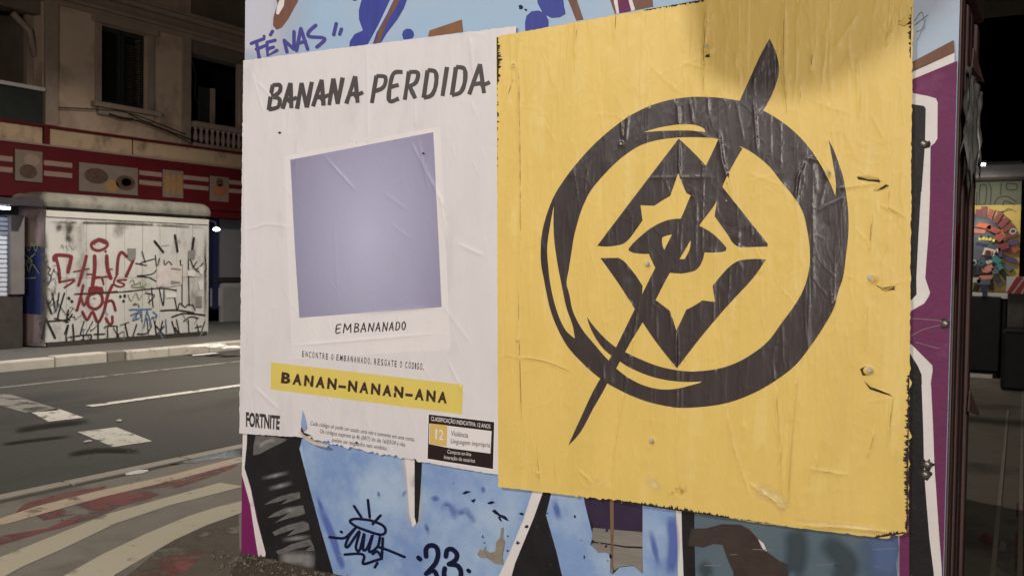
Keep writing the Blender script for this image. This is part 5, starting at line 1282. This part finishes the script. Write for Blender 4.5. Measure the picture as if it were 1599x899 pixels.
ld = bpy.data.lights.new('stall_light', 'AREA'); ld.shape = 'RECTANGLE'; ld.size = .08; ld.size_y = 2.2; ld.energy = 22; ld.color = (.66, .78, 1.0)
lo = bpy.data.objects.new('stall_light', ld); C.objects.link(lo); lo.location = (XH + .2, 7.1, zt_ + .09); reparent(lo, sh)

# ------------------------------------------------------------------ right-hand side: booth with a scrap-built face
YR = 15.77
Rp = lambda px, py, Y=YR: (ony(px, py, Y)[0], ony(px, py, Y)[2])
bt = empty('mural_booth', (-1.6, 16, 0)); tag(bt, 'booth with yellow and green painted panels behind the colourful face', 'booth')
xr_ = Rp(1592, 400)[0]
za, zb2, zc2 = Rp(1560, 456)[1], Rp(1560, 320)[1], Rp(1560, 284)[1]
MB().box(-3.4, xr_, YR + .02, YR + 1.6, .0, zc2 + .3).build('body', 'cabinet_black', bt)
MB().box(-3.2, xr_ - .0, YR - .01, YR + .018, za, zb2).build('yellow_panel', 'scrap_yellow', bt)
gp = MB().box(-3.2, xr_, YR - .005, YR + .017, zb2 + .006, zc2).build('green_panel', 'scrap_green', bt)
RG = lambda px, py, off: (ony(px, py, YR)[0], YR - .008 - off, ony(px, py, YR)[2])
mb = MB(); zg4 = lambda p: zz(1500, 220, 3.455, p); lz = 0
for st_ in ([(100, 340), (105, 250), (120, 235), (140, 250), (135, 330), (115, 345)], [(160, 345), (165, 260), (150, 230)], [(180, 350), (200, 310), (250, 300), (300, 330)], [(215, 290), (220, 230)], [(250, 230), (300, 235), (300, 262), (250, 262), (250, 230)], [(230, 345), (240, 325), (290, 345)], [(90, 280), (85, 345)]):
    lz += .0004; ribbon(mb, zg4(st_), 2.2, RG, lz)
mb.build('maze_lines', 'scrap_line', gp, facing=(0, -1, 0))
mb = MB()
for st_ in ([(190, 375), (230, 385), (260, 365), (300, 385)], [(200, 385), (280, 372)]):
    lz += .0004; ribbon(mb, zg4(st_), .9, lambda a, b, o: RG(a, b, o + .006), lz)
mb.build('scribble', 'scrap_line', bt, facing=(0, -1, 0))
MB().box(-3.6, xr_ + .5, YR - .6, YR + 1.8, zc2 + .02, zc2 + .2).build('roof', 'kiosk_metal', bt, bevel=.02)
MB().box(-3.2, Rp(1566, 470)[0], YR - .35, YR + .0, .1, Rp(1550, 462)[1]).build('cabinet', 'cabinet_black', bt, bevel=.02)
MB().box(-3.2, Rp(1552, 587)[0], YR - .36, YR - .2, .0, .06).build('cabinet_foot', 'kiosk_trim', bt)
MB().box(-3.2, xr_, YR - .3, YR - .02, za - .09, za - .01).build('ledge', 'kiosk_trim', bt, bevel=.01)
# the face: relief of welded scraps, each scrap a part
fc = empty('scrap_face', (Rp(1540, 385)[0], YR - .05, za)); tag(fc, 'large colourful face built from scrap pieces on the yellow panel', 'sculpture')
ctr = Rp(1529, 385)
def fz(x, y): return Rp(1500 + x / 3.455, 220 + y / 3.455)
hd = MB(); vs = []; n, k_ = 22, 7
rx, rz = .33, .5
for j in range(k_ + 1):
    b = math.pi * .5 * j / k_
    for i in range(n):
        a = 2 * math.pi * i / n
        vs.append((ctr[0] + rx * math.cos(a) * math.cos(b), YR - .02 - .16 * math.sin(b), ctr[1] + rz * math.sin(a) * math.cos(b)))
hd.add(vs, [(j * n + i, j * n + (i + 1) % n, (j + 1) * n + (i + 1) % n, (j + 1) * n + i) for j in range(k_) for i in range(n)]); hd.build('head_shell', 'scrap_slate', fc, True)
def scrap(x, y, w, h, rot, m, name='scrap_piece', d=.06, y_off=.12):
    cx, cz = fz(x, y); c, s = math.cos(R(rot)), math.sin(R(rot)); m_ = MB(); vs = []
    for dy in (0, d):
        for (u, v) in ((-w, -h), (w * random.uniform(.6, 1), -h), (w, h * random.uniform(.7, 1)), (-w * random.uniform(.7, 1), h)):
            vs.append((cx + u * c - v * s, YR - y_off - dy, cz + u * s + v * c))
    m_.add(vs, [(0, 1, 2, 3), (7, 6, 5, 4), (0, 4, 5, 1), (1, 5, 6, 2), (2, 6, 7, 3), (3, 7, 4, 0)]); return m_.build(name, m, fc)
for (x, y, rot, m) in ((100, 400, 10, 'maroon'), (130, 385, 2, 'maroon'), (165, 400, -12, 'brick'), (205, 415, -25, 'maroon'), (235, 440, -38, 'maroon'), (258, 470, -52, 'maroon'), (275, 510, -66, 'maroon'), (280, 550, -80, 'violet'), (278, 590, -95, 'brick'), (270, 640, -110, 'violet'), (255, 680, -125, 'slate'), (235, 720, -140, 'soot'), (205, 755, -150, 'slate'), (165, 775, -170, 'soot'), (125, 780, 180, 'slate'), (90, 780, 170, 'soot')):
    scrap(x, y, .04, .085, rot, 'scrap_' + m, 'mane_plate', .05, .03)
for (x, y, w, h, rot, m) in ((130, 460, .1, .035, -12, 'orange'), (180, 480, .1, .04, -25, 'brick'), (215, 520, .06, .06, -40, 'brick'), (110, 490, .08, .03, -5, 'peach'), (235, 570, .05, .08, -70, 'maroon'), (110, 530, .02, .022, 0, 'lemon'), (128, 527, .02, .022, 0, 'lemon'), (146, 530, .02, .022, -5, 'lemon'), (164, 532, .02, .022, -5, 'lemon'), (182, 538, .02, .022, -8, 'lemon'), (118, 518, .018, .02, 0, 'soot'), (155, 520, .018, .02, 0, 'soot'),
                             (120, 560, .08, .025, -8, 'navy'), (195, 640, .07, .045, -40, 'teal'), (215, 680, .05, .04, -50, 'teal'), (190, 700, .05, .05, 20, 'slate'), (160, 650, .05, .03, 30, 'steel'), (95, 620, .05, .07, 0, 'slate'), (150, 690, .08, .05, 30, 'peach'), (140, 735, .09, .03, 5, 'peach'), (110, 715, .1, .015, 0, 'soot'), (130, 760, .09, .04, 0, 'slate'), (90, 750, .06, .04, 0, 'steel'), (220, 610, .03, .05, 10, 'violet'), (210, 590, .03, .03, 20, 'bone'), (70, 560, .05, .1, 0, 'slate')):
    scrap(x, y, w, h, rot, 'scrap_' + m)
def ring_(x, y, r, m, name, yo=.19):
    cx, cz = fz(x, y); m_ = MB(); vs = []
    for (rr, d_) in ((1, 0), (.95, .03), (.6, .035), (.55, .0)):
        for k in range(12): vs.append((cx + r * rr * math.cos(k * .5236), YR - yo - d_, cz + r * rr * math.sin(k * .5236)))
    m_.add(vs, [(i * 12 + k, i * 12 + (k + 1) % 12, (i + 1) * 12 + (k + 1) % 12, (i + 1) * 12 + k) for i in range(3) for k in range(12)]); return m_.build(name, m, fc, True)
scrap(160, 600, .085, .055, -10, 'scrap_bone', 'eye_white', .05, .14); scrap(158, 602, .055, .035, -10, 'scrap_peach', 'eyelid', .04, .18); ring_(155, 603, .035, 'scrap_soot', 'pupil', .22)
ring_(75, 658, .05, 'scrap_steel', 'nostril'); ring_(120, 662, .045, 'scrap_teal', 'nostril'); ring_(285, 490, .05, 'scrap_steel', 'ear_ring', .06)
ring_(75, 658, .028, 'scrap_soot', 'nostril', .21)
MB().box(fz(152, 0)[0], fz(178, 0)[0], YR - .38, YR - .34, fz(0, 830)[1], fz(0, 775)[1]).build('neck_strap', 'scrap_navy', fc)
# red and white barrier board
br = empty('barrier_board', (Rp(1585, 450)[0], YR - .6, 0)); tag(br, 'small red and white striped barrier board at the right edge', 'barrier')
YB2 = YR - .6
xa, za2 = Rp(1571, 458, YB2); xb, zb3 = Rp(1606, 432, YB2)
MB().box(xa, xb, YB2, YB2 + .03, za2, zb3).build('board', 'barrier_white', br)
for k in range(3):
    x = xa + (xb - xa) * (k - .2) / 2.4
    pts = [(max(xa, min(xb, q)), YB2 - .004, z) for q, z in ((x, za2), (x + .09, za2), (x + .24, zb3), (x + .15, zb3))]
    if pts[1][0] - pts[0][0] > .01: MB().sheet(pts).build('red_stripe', 'barrier_red', br, facing=(0, -1, 0))
MB().box(xa + .02, xb - .02, YB2 + .032, YB2 + .3, .0, zb3 - .02).build('base_block', 'far_pavement', br, bevel=.03)
bb = MB().box(Rp(1563, 600, 14.2)[0], Rp(1640, 600, 14.2)[0], 14.0, 14.9, .0, .8).build('planter_box', 'cabinet_black', None, bevel=.05)
tag(bb, 'low dark box on the pavement in front of the barrier board', 'box')
# ceiling lamp far under the dark roof
cl = empty('ceiling_lamp', (*[ony(1532, 257, 14.9)[0], 14.9], 3.2)); tag(cl, 'tiny lit lamp under the dark roof above the face', 'lamp')
pz = ony(1532, 257, 14.9)
MB().box(pz[0] - .05, pz[0] + .05, 14.88, 14.95, pz[2] - .015, pz[2] + .015).build('tube', 'bulb', cl); MB().box(pz[0] - .07, pz[0] + .07, 14.87, 14.96, pz[2] + .016, pz[2] + .05).build('housing', 'dark_metal', cl)
ld = bpy.data.lights.new('ceiling_lamp_light', 'AREA'); ld.shape = 'RECTANGLE'; ld.size = .3; ld.size_y = .1; ld.energy = 14; ld.color = (1.0, .93, .85)
lo = bpy.data.objects.new('ceiling_lamp_light', ld); C.objects.link(lo); lo.location = (pz[0], 14.8, pz[2] - .35); lo.rotation_euler = (R(38), 0, 0); reparent(lo, cl)
# parked car seen by its tail lights
cy = 26.0
cp = ony(1600, 395, cy)
car = empty('parked_car', (cp[0] + .6, cy + 2, 0)); tag(car, 'dark car with red tail lights lit at the far right edge', 'car')
x0c = cp[0] - .12
prof = [(cy, .35), (cy, .95), (cy + .1, 1.05), (cy + .5, 1.1), (cy + 1.0, 1.48), (cy + 2.4, 1.5), (cy + 3.1, 1.05), (cy + 4.1, .9), (cy + 4.2, .4)]
n = len(prof); vs = [(x, y, z) for x in (x0c, x0c + 1.7) for y, z in prof]
MB().add(vs, [tuple(range(n)), tuple(range(n, 2 * n))[::-1]] + [(k, (k + 1) % n, n + (k + 1) % n, n + k) for k in range(n)]).build('body', 'car_paint', car, bevel=.06)
MB().sheet([(x0c + .15, cy + .53, 1.145), (x0c + 1.55, cy + .53, 1.145), (x0c + 1.45, cy + .96, 1.465), (x0c + .25, cy + .96, 1.465)]).build('rear_window', 'glass_dark', car)
zz_t = ony(1600, 388, cy)[2]
for sx in (0.0, 1.42):
    MB().box(x0c + sx - .02, x0c + sx + .28, cy - .03, cy + .02, .78, .95).build('tail_light', 'tail_light', car, bevel=.01)
MB().box(x0c + .55, x0c + 1.15, cy - .02, cy + .0, .62, .74).build('number_plate', 'barrier_white', car)
MB().box(x0c - .0, x0c + 1.7, cy - .06, cy + .1, .38, .55).build('bumper', 'car_paint', car, bevel=.03)
for (wx, wy) in ((x0c + .02, cy + .8), (x0c + 1.5, cy + .8), (x0c + .02, cy + 3.3), (x0c + 1.5, cy + 3.3)):
    m_ = MB(); vs = [(wx + dx, wy + .31 * math.cos(k * .393), .31 + .31 * math.sin(k * .393)) for dx in (0, .18) for k in range(16)]
    m_.add(vs, [tuple(range(16)), tuple(range(16, 32))[::-1]] + [(k, (k + 1) % 16, 16 + (k + 1) % 16, 16 + k) for k in range(16)]).build('wheel', 'rubber', car)
